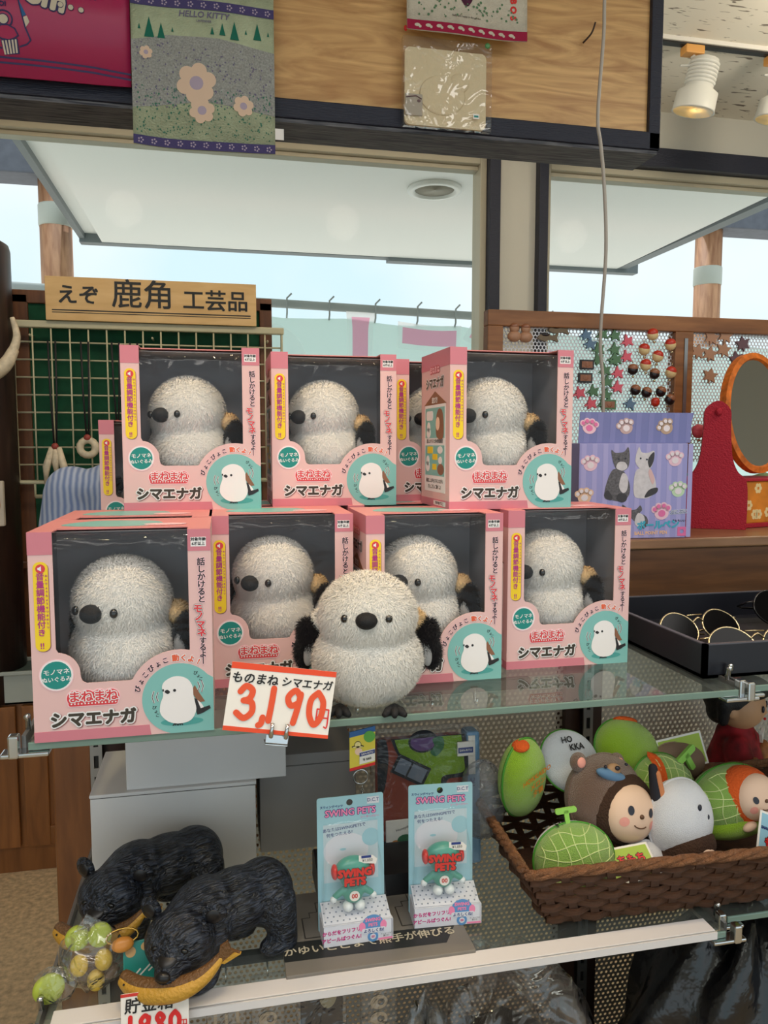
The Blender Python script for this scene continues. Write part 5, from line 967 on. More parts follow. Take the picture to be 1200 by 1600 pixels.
# ---------------------------------------------------------------- charms on the board
def charm(kind, px, pz, lab, grp, col, col2=None, rot=0, s=1.0, proto={}):
    key = (kind, col.name)
    if key in proto: o = copy_thing(proto[key], (px, 1.603, pz), (0, rot, 0), lab, grp); o.scale = (s, s, s); return o
    e = thing(kind, lab, 'charm', (px, 1.603, pz), (0, rot, 0), grp); e.scale = (s, s, s)
    b = MB().m(col); X = face_front(0, 0, 0)
    if kind == 'bird_charm': b.prism(spline([(-.016, -.004), (-.006, .004), (-.001, .016), (.003, .006), (.014, .008), (.010, -.002), (.013, -.012), (.003, -.007), (-.006, -.012), (-.007, -.005)], 3, True), .006, X, -.003); b.build('body', e); MB().m(ein).ell((-.009, -.0035, .0005), .0012).build('eye', e)
    elif kind == 'ball_charm': b.ell((0, -.008, 0), (.0132, .010, .0132)); b.build('ball', e); MB().m(col2).ell((.0, -.0082, .0035), (.0127, .0103, .0104)).build('colour_cap', e); MB().m(gfr).tube([(0, -.006, .016), (0, -.006, .022)], .0012, 5).ell((.002, -.006, -.017), (.004, .003, .003), (0, 0, 0), 8, 6).build('cord_loop', e)
    elif kind == 'fish_charm': b.prism(spline([(-.022, 0), (-.008, .009), (.01, .004), (.022, .010), (.019, 0), (.022, -.008), (.008, -.004), (-.008, -.007)], 3, True), .007, X, -.0035); b.build('body', e); MB().m(col2).ell((-.006, -.001, .006), (.010, .005, .004)).build('back', e)
    elif kind == 'leaf_charm': b.prism([(0, .018), (.006, .008), (.019, .009), (.011, -.002), (.015, -.013), (.003, -.009), (0, -.018), (-.003, -.009), (-.015, -.013), (-.011, -.002), (-.019, .009), (-.006, .008)], .005, X, -.0025); b.build('leaf', e)
    elif kind == 'picture_charm': b.box((-.017, -.005, -.011), (.017, 0, .011), .001); b.build('frame', e); MB().m(col2).box((-.013, -.0056, -.007), (.013, -.005, .007)).ell((0, -.0056, 0), (.006, .001, .006)).build('picture', e)
    else: b.ell((0, -.006, .006), (.009, .007, .009)).ell((0, -.006, -.008), (.013, .008, .010)); b.build('body', e); MB().m(col2).ell((0, -.0065, .010), (.0085, .007, .006)).build('cap', e)
    proto[key] = e; return e
def bp(px, py): # board pixel reference measured on the plane y = 1.603
    return (.604+(px-785)*.001550, 1.7135-(py-505)*.001385+(px-785)*.00003)
cgr = M('charm_green', (84, 122, 84), .5); cpk_ = M('charm_pink', (222, 92, 108), .5); cbl = M('charm_blue', (96, 124, 150), .5); ccr = M('charm_cream', (226, 196, 140), .4); crd_ = M('charm_red', (196, 50, 30), .35); cdk = M('charm_dark', (34, 24, 26), .3); cam_ = M('charm_amber', (150, 96, 66), .35); cta = M('charm_tan', (176, 128, 96), .5); cbn = M('charm_brown', (112, 92, 66), .5); cpu = M('charm_plum', (104, 72, 78), .5)
for i, (x, y) in enumerate(((935, 522), (930, 545), (955, 523), (955, 545), (954, 562), (930, 562), (941, 579), (923, 612), (945, 597), (944, 618), (940, 632), (958, 561))): px, pz = bp(x, y); charm('bird_charm', px, pz, 'small green bird shaped charm on the white perforated board', 'green bird charms', cgr, rot=.1*(i % 5-2))
for i, (x, y) in enumerate(((975, 532), (974, 557), (961, 583), (961, 606), (902, 615), (920, 632))): px, pz = bp(x, y); charm('bird_charm', px, pz, 'small pink bird shaped charm on the white perforated board', 'pink bird charms', cpk_, rot=.1*(i % 4-2))
for i, (x, y) in enumerate(((910, 523), (917, 537), (982, 633))): px, pz = bp(x, y); charm('bird_charm', px, pz, 'small blue grey bird shaped charm on the perforated board', 'blue bird charms', cbl, rot=.15*i)
for i, (x, y) in enumerate(((1013, 522), (1000, 546), (1022, 557), (1042, 538), (1003, 571), (1044, 583))): px, pz = bp(x, y); charm('ball_charm', px, pz, 'round cream charm with red cap on the perforated board', 'red capped ball charms', ccr, crd_, rot=.2*(i % 3-1))
for i, (x, y) in enumerate(((983, 578), (1018, 585), (988, 611), (1006, 615), (1029, 614), (1044, 627))): px, pz = bp(x, y); charm('ball_charm', px, pz, 'round dark rimmed amber charm on the perforated board', 'dark ball charms', cdk, cam_, rot=.1*i, s=.92)
px, pz = bp(1021, 631); charm('ball_charm', px, pz, 'round plain red charm low on the perforated board', None, crd_, crd_, s=.8)
for x, y, l in ((868, 516, 'upper brown fish charm at the board corner'), (852, 528, 'lower brown fish charm at the board corner')): px, pz = bp(x, y); charm('fish_charm', px, pz, l, None, cbn, cdk, s=1.1)
for x, y, l in ((912, 570, 'upper dark framed picture charm on the board'), (910, 591, 'lower dark framed picture charm on the board'), (948, 634, 'green framed picture charm just above the pen box')): px, pz = bp(x, y); charm('picture_charm', px, pz, l, None, cdk if y < 600 else cgr, cam_)
for x, y in ((800, 520), (817, 521)): px, pz = bp(x, y); charm('owl_charm', px, pz, 'small tan owl charm with orange cap in board corner', 'owl charms', cta, cam_, s=1.2)
for x, y in ((1112, 525), (1090, 548), (1110, 552), (1133, 545), (1135, 522), (1112, 588)): px, pz = bp(x, y); charm('leaf_charm', px, pz, 'tan leaf shaped charm on the board behind the mirror', 'tan leaf charms', cta, rot=.2)
for x, y in ((1165, 535), (1155, 560), (1186, 563)): px, pz = bp(x, y); charm('leaf_charm', px, pz, 'dark plum leaf shaped charm above the mirror', 'plum leaf charms', cpu, rot=-.2)
px, pz = bp(1092, 680); o = charm('ball_charm', px, pz, 'coral red round charm behind the red mirror support', None, cpk_, cpk_, s=1.2)
# little plants and figures behind the mirror on the ledge
grn = M('leaf_green', (60, 120, 44), .6, var=(120, .4)); e = thing('green_trinket', 'leafy green trinket behind the red mirror support', 'ornament', (1.02, 1.50, 1.2805)); rr = random.Random(9)
for k in range(3):
    b = MB().m(grn)
    for i in range(8): b.ell((rr.uniform(-.03, .03), rr.uniform(-.015, .015), .02+.03*k+rr.uniform(0, .025)), (.012, .010, .010), (rr.random(), rr.random(), 0), 10, 8)
    b.build('leaf_tuft', e)
for i, (x, c1, c2, l) in enumerate(((1.115, M('figure_yellow', (222, 176, 60), .6), M('figure_cream', (226, 214, 196), .6), 'yellow capped small figurine behind the mirror stand'), (1.20, M('figure_pale_green', (150, 178, 120), .6), M('figure_cream', (226, 214, 196), .6), 'pale green capped small figurine behind the mirror stand'), (1.275, cpk_, M('figure_cream', (226, 214, 196), .6), 'pink capped small figurine behind the mirror stand'), (1.35, grn, M('figure_cream', (226, 214, 196), .6), 'green capped small figurine at the far end of the ledge'))):
    e = thing('figurine', l, 'figurine', (x, 1.52, 1.2805)); MB().m(c2).lathe([(.024, 0), (.026, .02), (.02, .05), (.022, .06), (.02, .075), (.001, .085)], 18).build('body', e); MB().m(c1).lathe([(.028, .07), (.03, .08), (.024, .1), (.001, .108)], 18).build('cap', e)

# ---------------------------------------------------------------- towels and bag on the sign panel
def wavy(b, w, h, mt, amp=.004, t=.003, n=24, ph=0, sag=.006):
    b.m(mt); f = lambda u: amp*math.sin(u*7+ph); vs = []
    for i in range(n+1):
        u = i/n
        for z in (0, h): vs.append((u*w, f(u)-(.006*(1-z/h)), z-(sag*math.sin(PI*u) if z == 0 else 0)))
        for z in (0, h): vs.append((u*w, f(u)-(.006*(1-z/h))+t, z-(sag*math.sin(PI*u) if z == 0 else 0)))
    fs = []
    for i in range(n): a = i*4; c = a+4; fs += [(a, c, c+1, a+1), (a+2, a+3, c+3, c+2), (a, a+2, c+2, c), (a+1, c+1, c+3, a+3)]
    fs += [(0, 1, 3, 2), (n*4, n*4+2, n*4+3, n*4+1)]
    return b.add(vs, fs, None, True)
def slice_x(b, v0, step):               # cut flat artwork into narrow bands so that it can follow the cloth
    f0 = next(i for i, f in enumerate(b.f) if min(f) >= v0); bm = bmesh.new(); vs = [bm.verts.new(v) for v in b.v[v0:]]
    for f, mi in zip(b.f[f0:], b.mi[f0:]):
        try: bm.faces.new([vs[i-v0] for i in f]).material_index = mi
        except ValueError: pass
    for k in range(1, 40): bmesh.ops.bisect_plane(bm, geom=bm.verts[:]+bm.edges[:]+bm.faces[:], plane_co=(k*step, 0, 0), plane_no=(1, 0, 0))
    bm.verts.index_update(); b.v = b.v[:v0]+[tuple(v.co) for v in bm.verts]; b.f = b.f[:f0]; b.mi = b.mi[:f0]; b.sm = b.sm[:f0]
    for f in bm.faces: b.f.append(tuple(v.index+v0 for v in f.verts)); b.mi.append(f.material_index); b.sm.append(False)
    bm.free()
def conform(b, w, h, amp, ph, z=.0):   # art drawn on a hanging cloth follows its waves
    v0 = len(b.v)
    def done():
        slice_x(b, v0, w/24)
        for i in range(v0, len(b.v)):
            x, y, zz = b.v[i]; u = x/w; b.v[i] = (x, y+amp*math.sin(u*7+ph)-(.006*(1-max(0, min(1, zz/h)))), zz)
    return done
tgrn = M('towel_pale_green', (176, 184, 152), .95, var=(24, .15), bump=(300, .4)); tviol = M('towel_violet', (74, 66, 110), .95, bump=(300, .3)); tlav = M('towel_field', (152, 152, 146), .95, var=(300, .25), bump=(300, .3)); ttr = M('towel_tree', (24, 104, 84), .95); tfl = M('towel_flower', (176, 160, 176), .95); tspk = M('towel_speckle', (66, 118, 96), .95); tdot = M('towel_lavender_dot', (108, 100, 128), .95); tpi = M('towel_pinkish', (222, 192, 166), .95)
e = thing('printed_towel', 'pale green hand towel with lavender field print hung on the sign', 'towel', (-.158, 1.672, 2.052)); w, h = .282, .36
b = MB(); wavy(b, w, h, tgrn, .004, .003, 24, .5)
d_ = conform(b, w, h, .004, .5); F = lambda z=0: face_front(0, -.0006-z, 0)
b.m(tlav).prism([(0, .07), (w*.5, .09), (w, .075), (w, .2), (w*.6, .215), (w*.25, .215), (0, .2)], .0002, F())
b.m(tviol)
for z0 in (.0, .268): b.prism([(w*i/16, z0-(.006*math.sin(PI*i/16) if z0 == 0 else 0)) for i in range(17)]+[(w*i/16, z0+.018-(.006*math.sin(PI*i/16) if z0 == 0 else 0)) for i in range(16, -1, -1)], .0003, F(.0002))
b.m(tfl)
for z0 in (.008, .277):
    for i in range(11):
        for k in range(5): b.prism(circ(.014+i*.0255+.0042*math.cos(k*1.257), z0-.004*math.sin(PI*(i+.5)/11)*(z0 < .1)+.0042*math.sin(k*1.257), .0018, 8), .0002, F(.0006))
b.m(ttr)
for x_, z_, s_ in ((.035, .208, 1.3), (.058, .208, 1.0), (.158, .222, .5), (.178, .222, .8), (.202, .216, 1.2), (.248, .222, 1.1), (.016, .222, .35), (.08, .222, .3), (.225, .23, .3), (.27, .232, .3)): b.prism([(x_-.0075*s_, z_), (x_+.0075*s_, z_), (x_, z_+.03*s_)], .0002, F(.0004))
rr = random.Random(5)
for mt, n_, zr in ((tspk, 330, (.022, .115)), (tdot, 260, (.075, .2))):
    b.m(mt)
    for i in range(n_): x_, z_ = rr.uniform(.006, w-.006), rr.uniform(*zr); q = rr.uniform(.0008, .0022); b.prism([(x_-q, z_), (x_, z_-q*1.2), (x_+q, z_), (x_, z_+q*1.2)], .0001, F(.0005))
b.m(tpi)
for fx, fz, fr in ((.125, .125, .034), (.135, .072, .022), (.218, .088, .018), (.028, .178, .011)):
    b.m(tpi); [b.prism(circ(fx+fr*.72*math.cos(k*1.047+.3), fz+fr*.72*math.sin(k*1.047+.3), fr*.46, 16), .0002, F(.0008+k*.00002)) for k in range(6)]; b.m(tfl).prism(circ(fx, fz, fr*.4, 16), .0002, F(.0011))
b.m(tdot).text('HELLO KITTY', .0165, face_front(.142, -.0012, .258), .02, .15).text('LAVENDER', .006, face_front(.142, -.0012, .246), .02); d_(); b.build('cloth', e)
MB().m(card).box((.282, -.001, .03), (.300, .001, .052)).build('care_tag', e, label='white care tag'); MB().m(M('pin_green', (90, 150, 90), .4)).ell((.016, -.006, .30), (.004, .003, .004)).build('pin', e)
cbag = M('crimson_bag', (176, 28, 84), .35); cbl_ = M('bag_navy_print', (38, 32, 88), .4); cwt = M('bag_cream_print', (214, 200, 176), .4); cbb = M('bag_blue_print', (28, 96, 150), .4)
e = thing('printed_bag', 'glossy crimson bag with blue scooter print hung on the sign', 'bag', (-.49, 1.68, 2.163)); w, h = .33, .3
b = MB(); wavy(b, w, h, cbag, .003, .003, 20, 1, .004); d_ = conform(b, w, h, .003, 1)
OX = .098  # scooter centre
for z0 in (.030, .020): b.m(cbl_).prism(stroke([(0, z0+.004), (.2, z0), (.26, z0-.001), (.33, z0-.007)], .0038), .0002, F())
P = lambda pts: [(OX+(x-250)*.000228, .163-(y-0)*.000228+.0) for x, y in pts]
b.m(cbl_).prism(stroke(P([(50, 140), (110, 370), (120, 450), (140, 485), (230, 500)]), .0032), .0002, F()).prism(stroke(P([(370, 95), (420, 320), (460, 420), (430, 455), (370, 480)]), .0032), .0002, F())
b.m(cwt).prism(P([(50, 270), (85, 270), (105, 365), (45, 340)]), .0002, F(.0003)).prism(P([(405, 235), (435, 220), (455, 270), (425, 315)]), .0002, F(.0003)); b.m(cbb).prism(P([(45, 160), (85, 265), (40, 262)]), .0002, F(.0003)).prism(P([(375, 100), (430, 215), (400, 230)]), .0002, F(.0003))
b.m(cwt).prism(P([(55, 120), (160, 85), (165, 105), (60, 138)]), .0002, F(.0003)).prism(P([(240, 68), (370, 85), (365, 98), (245, 86)]), .0002, F(.0003))
c_ = P([(245, 262)])[0]; b.m(cbl_).prism([circ(*c_, .0178), circ(*c_, .0148)], .0002, F(.0002)).prism(circ(*c_, .0105), .0002, F(.0003)); b.m(cwt).prism(circ(*c_, .0085), .0002, F(.0006))
b.m(cbl_).prism(P([(175, 400), (185, 340), (225, 305), (280, 300), (340, 330), (368, 390), (335, 420), (285, 440), (225, 430), (195, 415)]), .0002, F(.0004)); b.m(cbag).prism(P([(188, 395), (196, 345), (230, 317), (278, 313), (330, 340), (354, 386), (330, 407), (285, 426), (228, 416)]), .0002, F(.0007))
b.m(cbl_).prism(P([(220, 435), (355, 415), (370, 540), (250, 555)]), .0002, F(.0003)); b.m(cwt)
for i in range(5): b.prism(P([(228+i*26, 440-i*4), (242+i*26, 438-i*4), (262+i*23, 552-i*5), (248+i*23, 554-i*5)]), .0002, F(.0006))
b.m(cbl_).text('GO!', .0125, face_front(OX-.006, -.0014, .131, .08), .05)
for mt, bd, z in ((cbl_, .10, .0008), (cwt, .055, .0014)): b.m(mt).text('om', .056, face_front(.176, -z, .150, -.22), bd); [b.prism(circ(.202+i*.0188, .1395-i*.0025, .0058 if mt is cbl_ else .0048), .0002, F(z)) for i in range(3)]
b.m(cbl_).prism([(.262+.009*math.cos(PI/2+k*PI/5)*(1 if k % 2 == 0 else .45), .163+.009*math.sin(PI/2+k*PI/5)*(1 if k % 2 == 0 else .45)) for k in range(10)], .0002, F()); d_(); b.build('bag_body', e)
MB().m(clear('bag_sleeve', (.98, .98, .98), .05, (6, .08), .0, (.8, .8, .8), 1.4, .5)).box((-.005, -.010, -.004), (.334, -.009, .3)).build('clear_sleeve', e)
crm = M('cream_towel', (228, 210, 172), .95, bump=(60, .4)); e = thing('wrapped_towel', 'cream towel in clear plastic wrap hung on the sign', 'towel', (.398, 1.682, 2.138)); w, h = .202, .185
b = MB(); b.m(crm).prism(rrect(.006, .004, .190, .165, .012), .007, face_front(0, .010, 0)); b.ell((.09, .002, .07), (.052, .004, .042)).ell((.128, .001, .098), (.022, .004, .02)); b.build('folded_towel', e)
MB().m(clear('towel_clear_wrap', (.97, .96, .95), .04, (16, .5), .03, (.85, .82, .78), 1.45, 2.0)).box((0, -.004, 0), (w, .012, h), .003).build('clear_wrap', e); b = MB().m(M('insert_grey', (176, 166, 150), .6)).box((.006, -.002, .022), (.044, 0, .066)); b.m(cpu).tube([(.008, -.003, .058), (.03, -.003, .062), (.042, -.003, .056)], .0012, 5).ell((.036, -.003, .052), (.004, .001, .003)); b.build('insert_card', e); b = MB().m(card).box((.158, -.006, .024), (.172, -.0045, .034)); b.m(ctd).box((.160, -.0064, .027), (.170, -.006, .031)); b.build('price_sticker', e); MB().m(M('pin_green', (90, 150, 90))).ell((.19, -.004, .18), (.006, .004, .006)).build('green_pin', e); MB().m(crd).ell((.006, -.004, .198), (.004, .003, .006)).build('red_pin', e)
tw = M('towel_ivory', (206, 196, 176), .95, var=(50, .08), bump=(300, .3)); trd = M('towel_crimson', (156, 24, 62), .95); tpl = M('towel_plum', (84, 30, 58), .95, var=(90, .4))
e = thing('bordered_towel', 'ivory towel with crimson border hung above the wrapped towel', 'towel', (.404, 1.668, 2.329)); w, h = .27, .16
b = MB(); wavy(b, w, h, tw, .004, .003, 20, 2, .004); d_ = conform(b, w, h, .004, 2); b.m(trd).prism([(w*i/12, -.003*math.sin(PI*i/12)) for i in range(13)]+[(w*i/12, .020-.003*math.sin(PI*i/12)) for i in range(12, -1, -1)], .0003, F())
b.m(tw)
for i in range(10): x_ = .022+i*.0235; b.prism(circ(x_, .009, .006, 12, .0035), .0002, F(.0004)); b.prism(circ(x_+.006, .006, .003, 10), .0002, F(.0004))
b.m(tpl).prism(spline([(.06, .15), (.07, .075), (.10, .09), (.13, .055), (.155, .09), (.175, .1), (.18, .15)], 5)+[(.06, .15)], .0003, F()); b.m(cgr)
for i in range(70): x_, z_ = rr.uniform(.02, .25), rr.uniform(.03, .075); b.prism(circ(x_, z_, rr.uniform(.0008, .003), 7), .0002, F(.0003))
b.m(cdrk).text('fluffy and happy in the garden', .0055, face_front(.13, -.001, .034), .01); b.m(crd)
for i, c in enumerate('BOS'): b.text(c, .019, face_front(.238, -.001, .082-i*.018, -PI/2), .05)
d_(); b.build('cloth', e)

# ---------------------------------------------------------------- far left: antler craft display, cabinet, person
bwd = wood('display_frame_wood', (86, 50, 28), (122, 76, 44), 'Z', 6, .5, 2, 8); grnb = M('green_felt_board', (12, 72, 46), .9, var=(30, .2)); pipe = M('cream_wire', (196, 188, 156), .4)
e = thing('display_board', 'green felt board in brown frame standing before the window', 'board', (-.69, 2.90, .592))
b = MB().m(bwd).box((0, 0, 0), (.05, .03, 1.375), .003).box((.84, 0, 0), (.885, .03, 1.375), .003).box((0, 0, 1.345), (.885, .03, 1.39), .003); b.build('frame', e); MB().m(grnb).box((.05, .01, .45), (.84, .02, 1.345)).build('felt_panel', e); MB().m(darkpost).box((.05, .008, 0), (.84, .022, .45)).build('lower_panel', e)
e = thing('wire_rack', 'cream wire grid rack hung on the green board', 'rack', (-.675, 2.84, 1.322)); W2, H2 = .9, .535
b = MB().m(pipe).tube([(0, 0, 0), (0, 0, H2), (W2, 0, H2), (W2, 0, 0)], .0085, 8, True); b.box((-.008, -.012, H2-.012), (W2+.008, .012, H2+.012), .004); b.build('outer_frame', e); b = MB().m(pipe)
for i in range(1, 15): b.tube([(i*.06, -.004, 0), (i*.06, -.004, H2)], .003, 6)
b.build('vertical_wires', e); b = MB().m(pipe)
for i in range(1, 9): b.tube([(0, .002, i*.0595), (W2, .002, i*.0595)], .003, 6)
b.build('horizontal_wires', e); b = MB().m(pipe)
for x_ in (.05, .45, .85): b.tube([(x_, .006, .50), (x_, .062, .50)], .004, 6)
b.tube([(.05, 0, -.05), (.75, 0, -.058)], .007, 8); b.tube([(.05, 0, 0), (.05, 0, -.05)], .004, 6); b.tube([(.7, 0, 0), (.7, 0, -.056)], .004, 6); b.build('bracket_rods', e)
sgn = wood('sign_plywood', (206, 164, 106), (224, 186, 130), 'X', 5, .5, 2, 6)
e = thing('craft_sign', 'pale wooden sign with black Japanese lettering above the wire rack', 'sign', (-.565, 2.815, 1.8695)); b = MB().m(sgn).box((0, 0, 0), (.70, .012, .145), .001); b.m(cdrk); F = lambda z=0: face_front(0, -.0003-z, 0)
for s_, x_, z_, sz, bd in (('えぞ', .105, .082, .068, .025), ('鹿角', .315, .088, .102, .012), ('工芸品', .56, .078, .074, .022)): b.text(s_, sz, face_front(x_, -.0012, z_), bd, 0, 1.02)
b.prism([(.02, .032), (.68, .032), (.68, .036), (.02, .036)], .0002, F()).prism([(.02, .025), (.68, .025), (.68, .0275), (.02, .0275)], .0002, F()); b.build('sign_plate', e)
bone = M('antler_bone', (206, 190, 164), .5, var=(60, .2)); strap = M('black_cord', (26, 24, 28), .6)
def pendant(x, ztop, zend, kind, lab):
    e = thing('antler_pendant', lab, 'pendant', (x, 2.815, ztop)); d = ztop-zend
    MB().m(strap).tube([(-.012, 0, 0), (-.010, 0, -d*.5), (-.003, 0, -d)], .0035, 6).tube([(.012, 0, 0), (.010, 0, -d*.5), (.003, 0, -d)], .0035, 6).build('cord', e)
    b = MB().m(bone)
    if kind == 'ring': b.tube([(.026*math.cos(a*.4), 0, -d-.03+.026*math.sin(a*.4)) for a in range(16)], .0125, 10, True)
    elif kind == 'prongs':
        for q, L_ in ((-.03, .13), (.0, .10), (.028, .15)): b.tube([(q*.3, 0, -d), (q, -.004, -d-L_*.5), (q*1.2, 0, -d-L_)], [.012, .013, .003], 8)
    else:
        for q in range(3): b.tube([(-.01+q*.012, -.004, -d-.01-q*.02), (-.004+q*.008, -.008, -d-.06-q*.03)], [.010, .006], 8)
    b.build('antler_piece', e); MB().m(M('bead_red', (150, 60, 50), .5)).ell((0, -.006, -d+.004), (.012, .01, .012)).build('bead', e)
pendant(-.55, 1.80, 1.44, 'prongs', 'antler pendant with long prongs on a black cord, rack left end')
pendant(-.445, 1.80, 1.47, 'ring', 'antler ring pendant on a black cord')
pendant(-.345, 1.80, 1.52, 'bits', 'antler pendant with red beads beside the ring pendant')
pendant(-.285, 1.80, 1.50, 'bits', 'short antler pieces pendant near the upper cartons')
pendant(-.215, 1.75, 1.66, 'bits', 'small tan antler pendant with dark drop, high on the rack')
# dark round post, hanging antler, package
e = thing('round_pillar', 'dark brown round topped wooden pillar at the far left', 'pillar', (-.800, 2.79, .592)); MB().m(wood('dark_log', (34, 20, 18), (62, 40, 34), 'Z', 5, .4, 2, 8)).lathe([(.135, 0), (.135, 1.49), (.13, 1.51), (.11, 1.522), (.001, 1.525)], 36).build('log', e)
b = MB().m(bone).tube(spline([(-.76, 2.66, 1.70), (-.70, 2.64, 1.675), (-.655, 2.64, 1.70), (-.632, 2.66, 1.75)], 6), [.034-.001*i for i in range(19)], 10).tube(spline([(-.640, 2.655, 1.73), (-.622, 2.66, 1.79), (-.634, 2.66, 1.85)], 5), [.017-.001*i for i in range(11)], 8); b.build('antler', label='curved pale antler fixed to the dark round pillar', cat='antler')
e = thing('small_package', 'small cream package hanging on the dark pillar at left', 'package', (-.74, 2.645, 1.19)); MB().m(M('package_cream', (196, 182, 166), .5, var=(20, .1))).box((-.06, 0, 0), (.062, .022, .145), .004).build('body', e); MB().m(cta).ell((.035, -.002, .07), (.018, .006, .028)).build('picture', e)
# cabinet and crate
cabw = wood('cabinet_wood', (112, 66, 28), (150, 94, 46), 'Z', 4, .4, 2, 7)
e = thing('low_cabinet', 'brown wooden low cabinet with panelled door by the window wall', 'cabinet', (-.60, 2.68, 0)); b = MB().m(cabw).box((-.9, .02, .09), (.9, .31, .592), .003).box((-.86, .03, 0), (.9, .3, .09)); b.build('body', e)
for k in range(3):
    x0 = -.62+k*.56; b = MB().m(cabw).box((x0, 0, .10), (x0+.075, .02, .585), .002).box((x0+.465, 0, .10), (x0+.54, .02, .585), .002).box((x0+.075, 0, .10), (x0+.465, .02, .165), .002).box((x0+.075, 0, .515), (x0+.465, .02, .585), .002).box((x0+.075, .012, .165), (x0+.465, .02, .515)); b.build('panel_door', e)
e = thing('plastic_crate', 'pale grey plastic crate on the low cabinet', 'crate', (-.68, 2.688, .592)); cg = M('crate_grey', (170, 176, 170), .5); b = MB().m(cg)
for lo, hi in (((-.1, 0, 0), (.2, .008, .1)), ((-.1, .16, 0), (.2, .168, .1)), ((-.1, 0, 0), (-.092, .168, .1)), ((.192, 0, 0), (.2, .168, .1)), ((-.1, 0, 0), (.2, .168, .006))): b.box(lo, hi)
b.box((-.11, -.01, .1), (.21, .0, .112), .002).box((-.11, .168, .1), (.21, .178, .112), .002); b.build('tub', e); MB().m(M('crate_goods', (70, 84, 80), .6)).box((-.088, .01, .008), (.188, .158, .105), .01).build('dark_contents', e, label='dark grey contents')
e = thing('wall_shelf', 'thin dark shelf rail low beside the green board', 'shelf', (-.67, 2.86, 1.02)); MB().m(bwd).box((-.15, 0, 0), (.8, .03, .02)).build('rail', e)
# person behind the shelves, back to us
e = thing('person', 'person in a pale blue striped shirt with long dark hair behind the shelves', 'person', (-.188, 1.98, 0))
sk = M('skin', (224, 180, 150), .55)
MB().m(sk).blob([('e', (.045, .01, 1.515), (.074, .092, .105)), ('e', (.045, .098, 1.50), (.016, .022, .03)), ('e', (.043, .07, 1.45), (.04, .03, .03)), ('c', (0, 0, 1.35), (.06, .005, 1.45), .055, .05), ('c', (0, 0, 1.30), (0, 0, .98), .12, .11), ('e', (0, 0, .93), (.15, .11, .09)), ('c', (-.165, 0, 1.33), (-.215, .02, 1.07), .045, .036), ('c', (-.215, .02, 1.07), (-.19, .13, .87), .036, .026), ('c', (.165, 0, 1.33), (.215, .02, 1.07), .045, .036), ('c', (.215, .02, 1.07), (.19, .13, .87), .036, .026),
    ('c', (-.08, 0, .9), (-.09, .01, .47), .085, .055), ('c', (-.09, .01, .47), (-.095, -.01, .09), .055, .036), ('c', (.08, 0, .9), (.09, .01, .47), .085, .055), ('c', (.09, .01, .47), (.095, -.01, .09), .055, .036), ('c', (-.095, -.01, .04), (-.10, .14, .03), .036, .026), ('c', (.095, -.01, .04), (.10, .14, .03), .036, .026)]
    + [sh for s in (-1, 1) for sh in [('e', (s*.185, .15, .825), (.02, .032, .042))]+[('c', (s*.183, .135+k*.014, .795), (s*(.178-.004*k), .137+k*.014+.006, .735-(.012 if k in (1, 2) else 0)), .0095, .008) for k in range(4)]+[('c', (s*.178, .178, .835), (s*.165, .195, .79), .011, .009)]], .011, 4).build('body', e)
shm = M('shirt_pale_blue', (150, 164, 196), .85); t = shm.node_tree; x = t.nodes.new('ShaderNodeTexCoord'); wv = t.nodes.new('ShaderNodeTexWave'); wv.inputs['Scale'].default_value = 22; wv.inputs['Distortion'].default_value = 1.5; r = t.nodes.new('ShaderNodeValToRGB'); r.color_ramp.elements[0].color = S(116, 134, 176); r.color_ramp.elements[1].color = S(184, 192, 212)
t.links.new(x.outputs['Object'], wv.inputs['Vector']); t.links.new(wv.outputs['Fac'], r.inputs['Fac']); t.links.new(r.outputs['Color'], t.nodes['Principled BSDF'].inputs['Base Color'])
MB().m(shm).blob([('c', (0, 0, 1.31), (0, 0, .92), .135, .145), ('e', (0, -.005, 1.345), (.185, .10, .065)), ('c', (-.165, 0, 1.335), (-.222, .02, 1.06), .066, .056), ('c', (-.222, .02, 1.06), (-.198, .115, .91), .056, .044), ('c', (.165, 0, 1.335), (.222, .02, 1.06), .066, .056), ('c', (.222, .02, 1.06), (.198, .115, .91), .056, .044), ('c', (0, 0, 1.36), (0, .004, 1.41), .075, .062)], .012, 4).build('shirt', e, label='pale blue striped shirt')
MB().m(M('trousers_dark', (40, 42, 54), .85)).blob([('e', (0, 0, .92), (.165, .125, .09)), ('c', (-.08, 0, .88), (-.09, .01, .47), .10, .072), ('c', (-.09, .01, .47), (-.095, -.01, .10), .072, .058), ('c', (.08, 0, .88), (.09, .01, .47), .10, .072), ('c', (.09, .01, .47), (.095, -.01, .10), .072, .058)], .012, 4).build('trousers', e)
for s in (-1, 1): MB().m(M('shoe_black', (24, 24, 26), .4)).blob([('c', (s*.096, -.02, .036), (s*.102, .16, .032), .044, .034)], .008, 3).build('shoe', e)
MB().m(M('hair_dark', (26, 20, 20), .45, bump=(200, .4), stretch=(8, 8, 1))).blob([('e', (.045, -.008, 1.54), (.088, .10, .098)), ('c', (.075, -.07, 1.51), (.07, -.10, 1.30), .07, .055), ('c', (.02, -.04, 1.52), (-.075, -.10, 1.36), .045, .014), ('c', (.12, -.03, 1.49), (.13, -.085, 1.28), .04, .02)], .009, 3).build('hair', e, label='long dark hair')
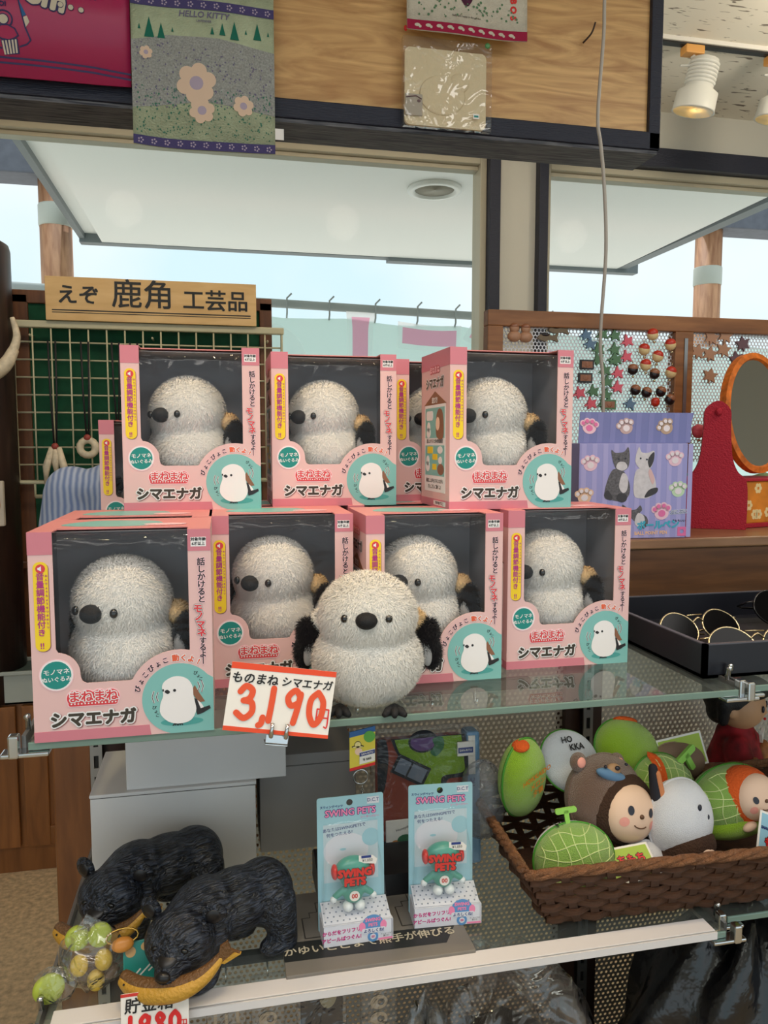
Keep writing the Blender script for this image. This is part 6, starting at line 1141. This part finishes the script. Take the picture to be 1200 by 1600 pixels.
# ---------------------------------------------------------------- below the lower shelf
blackbag = M('black_plastic', (14, 14, 18), .22, bump=(14, .9), spec=.7)
def sack(lab, loc, r, mt, seed, sq=.7): return tag(crumple(MB().m(mt), (0, 0, r[2]), r, seed, .13, 40, 26, sq).build('plastic_bag', loc=loc), lab, 'bag')
cb2 = clear('clear_sack', (.9, .88, .86), .1, (16, .9), .12, (.42, .36, .34), 1.45, 3.0)
sack('glossy black plastic bag under the right shelf, below the basket', (.80, 1.02, .121), (.20, .14, .305), blackbag, 5)
sack('crinkled clear plastic bag of dark goods under the lower shelf', (.385, 1.00, .121), (.16, .13, .285), cb2, 6)
tag(crumple(MB().m(M('dark_goods', (44, 34, 32), .7)), (0, 0, .24), (.125, .10, .238), 12, .05, sq=.7).build('dark_goods', loc=(.385, 1.0, .121)), 'dark goods inside the crinkled clear bag below', 'goods')
sack('smaller crinkled clear bag beside the silver cutlery pack', (.255, .93, .121), (.06, .05, .285), clear('clear_sack_pale', (.9, .9, .9), .1, (16, .9), .08, (.5, .5, .5), 1.45, 3.0), 7)
e = thing('hook_rail', 'black rail under the lower shelf carrying hanging souvenir packs', 'rail', (.1, .97, .775)); MB().m(trk).box((-.17, -.006, 0), (.16, .006, .012)).box((-.168, -.006, .012), (-.160, .006, .070)).box((.15, -.006, .012), (.158, .006, .070)).build('bar', e)
def hangpack(x, lab, fn, w=.05, h=.14):
    e = thing('hanging_pack', lab, 'souvenir pack', (x, .958, .775)); MB().m(chrome).tube([(0, .004, .004), (0, -.008, 0), (0, -.008, -.01)], .0012, 5).build('hook', e); b = MB(); fn(b); b.build('contents', e)
    MB().m(clear('hang_pack_clear', (.95, .95, .95), .05, (30, .8), .06, (.6, .6, .6), 1.45, 2.5)).box((-w/2, -.014, -h), (w/2, -.002, -.008), .003).build('clear_wrap', e)
def forks(b):
    b.m(chrome)
    for i in range(3):
        x_ = -.014+i*.014; b.prism(rrect(x_-.002, -.12, x_+.002, -.05, .001), .0015, face_front(0, -.006, 0))
        for k in (-1, 0, 1): b.prism(rrect(x_-.0008+k*.0028, -.052, x_+.0008+k*.0028, -.028, .0007), .0015, face_front(0, -.006, 0))
def charmset(b):
    b.m(chrome); [b.prism([circ(0, -.045-i*.024, .012, 20, .010), circ(.003, -.045-i*.024, .005, 12)], .002, face_front(0, -.006, 0)) for i in range(3)]
def darkpack(b): b.m(trk).box((-.028, -.010, -.13), (.028, -.004, -.012), .002); b.m(M('beige_print', (150, 140, 112), .6)).prism(circ(.008, -.045, .012, 16, .02), .0004, face_front(0, -.0101, 0)).prism(circ(.008, -.03, .012), .0004, face_front(0, -.0103, 0))
hangpack(-.005, 'clear pack of small silver forks hanging under the shelf', forks); hangpack(.048, 'clear pack of silver rings hanging beside the fork pack', charmset, .044); hangpack(.118, 'dark printed pack hanging under the lower shelf', darkpack, .066); hangpack(.195, 'clear pack of silver charms hanging at the rail end', charmset, .05)
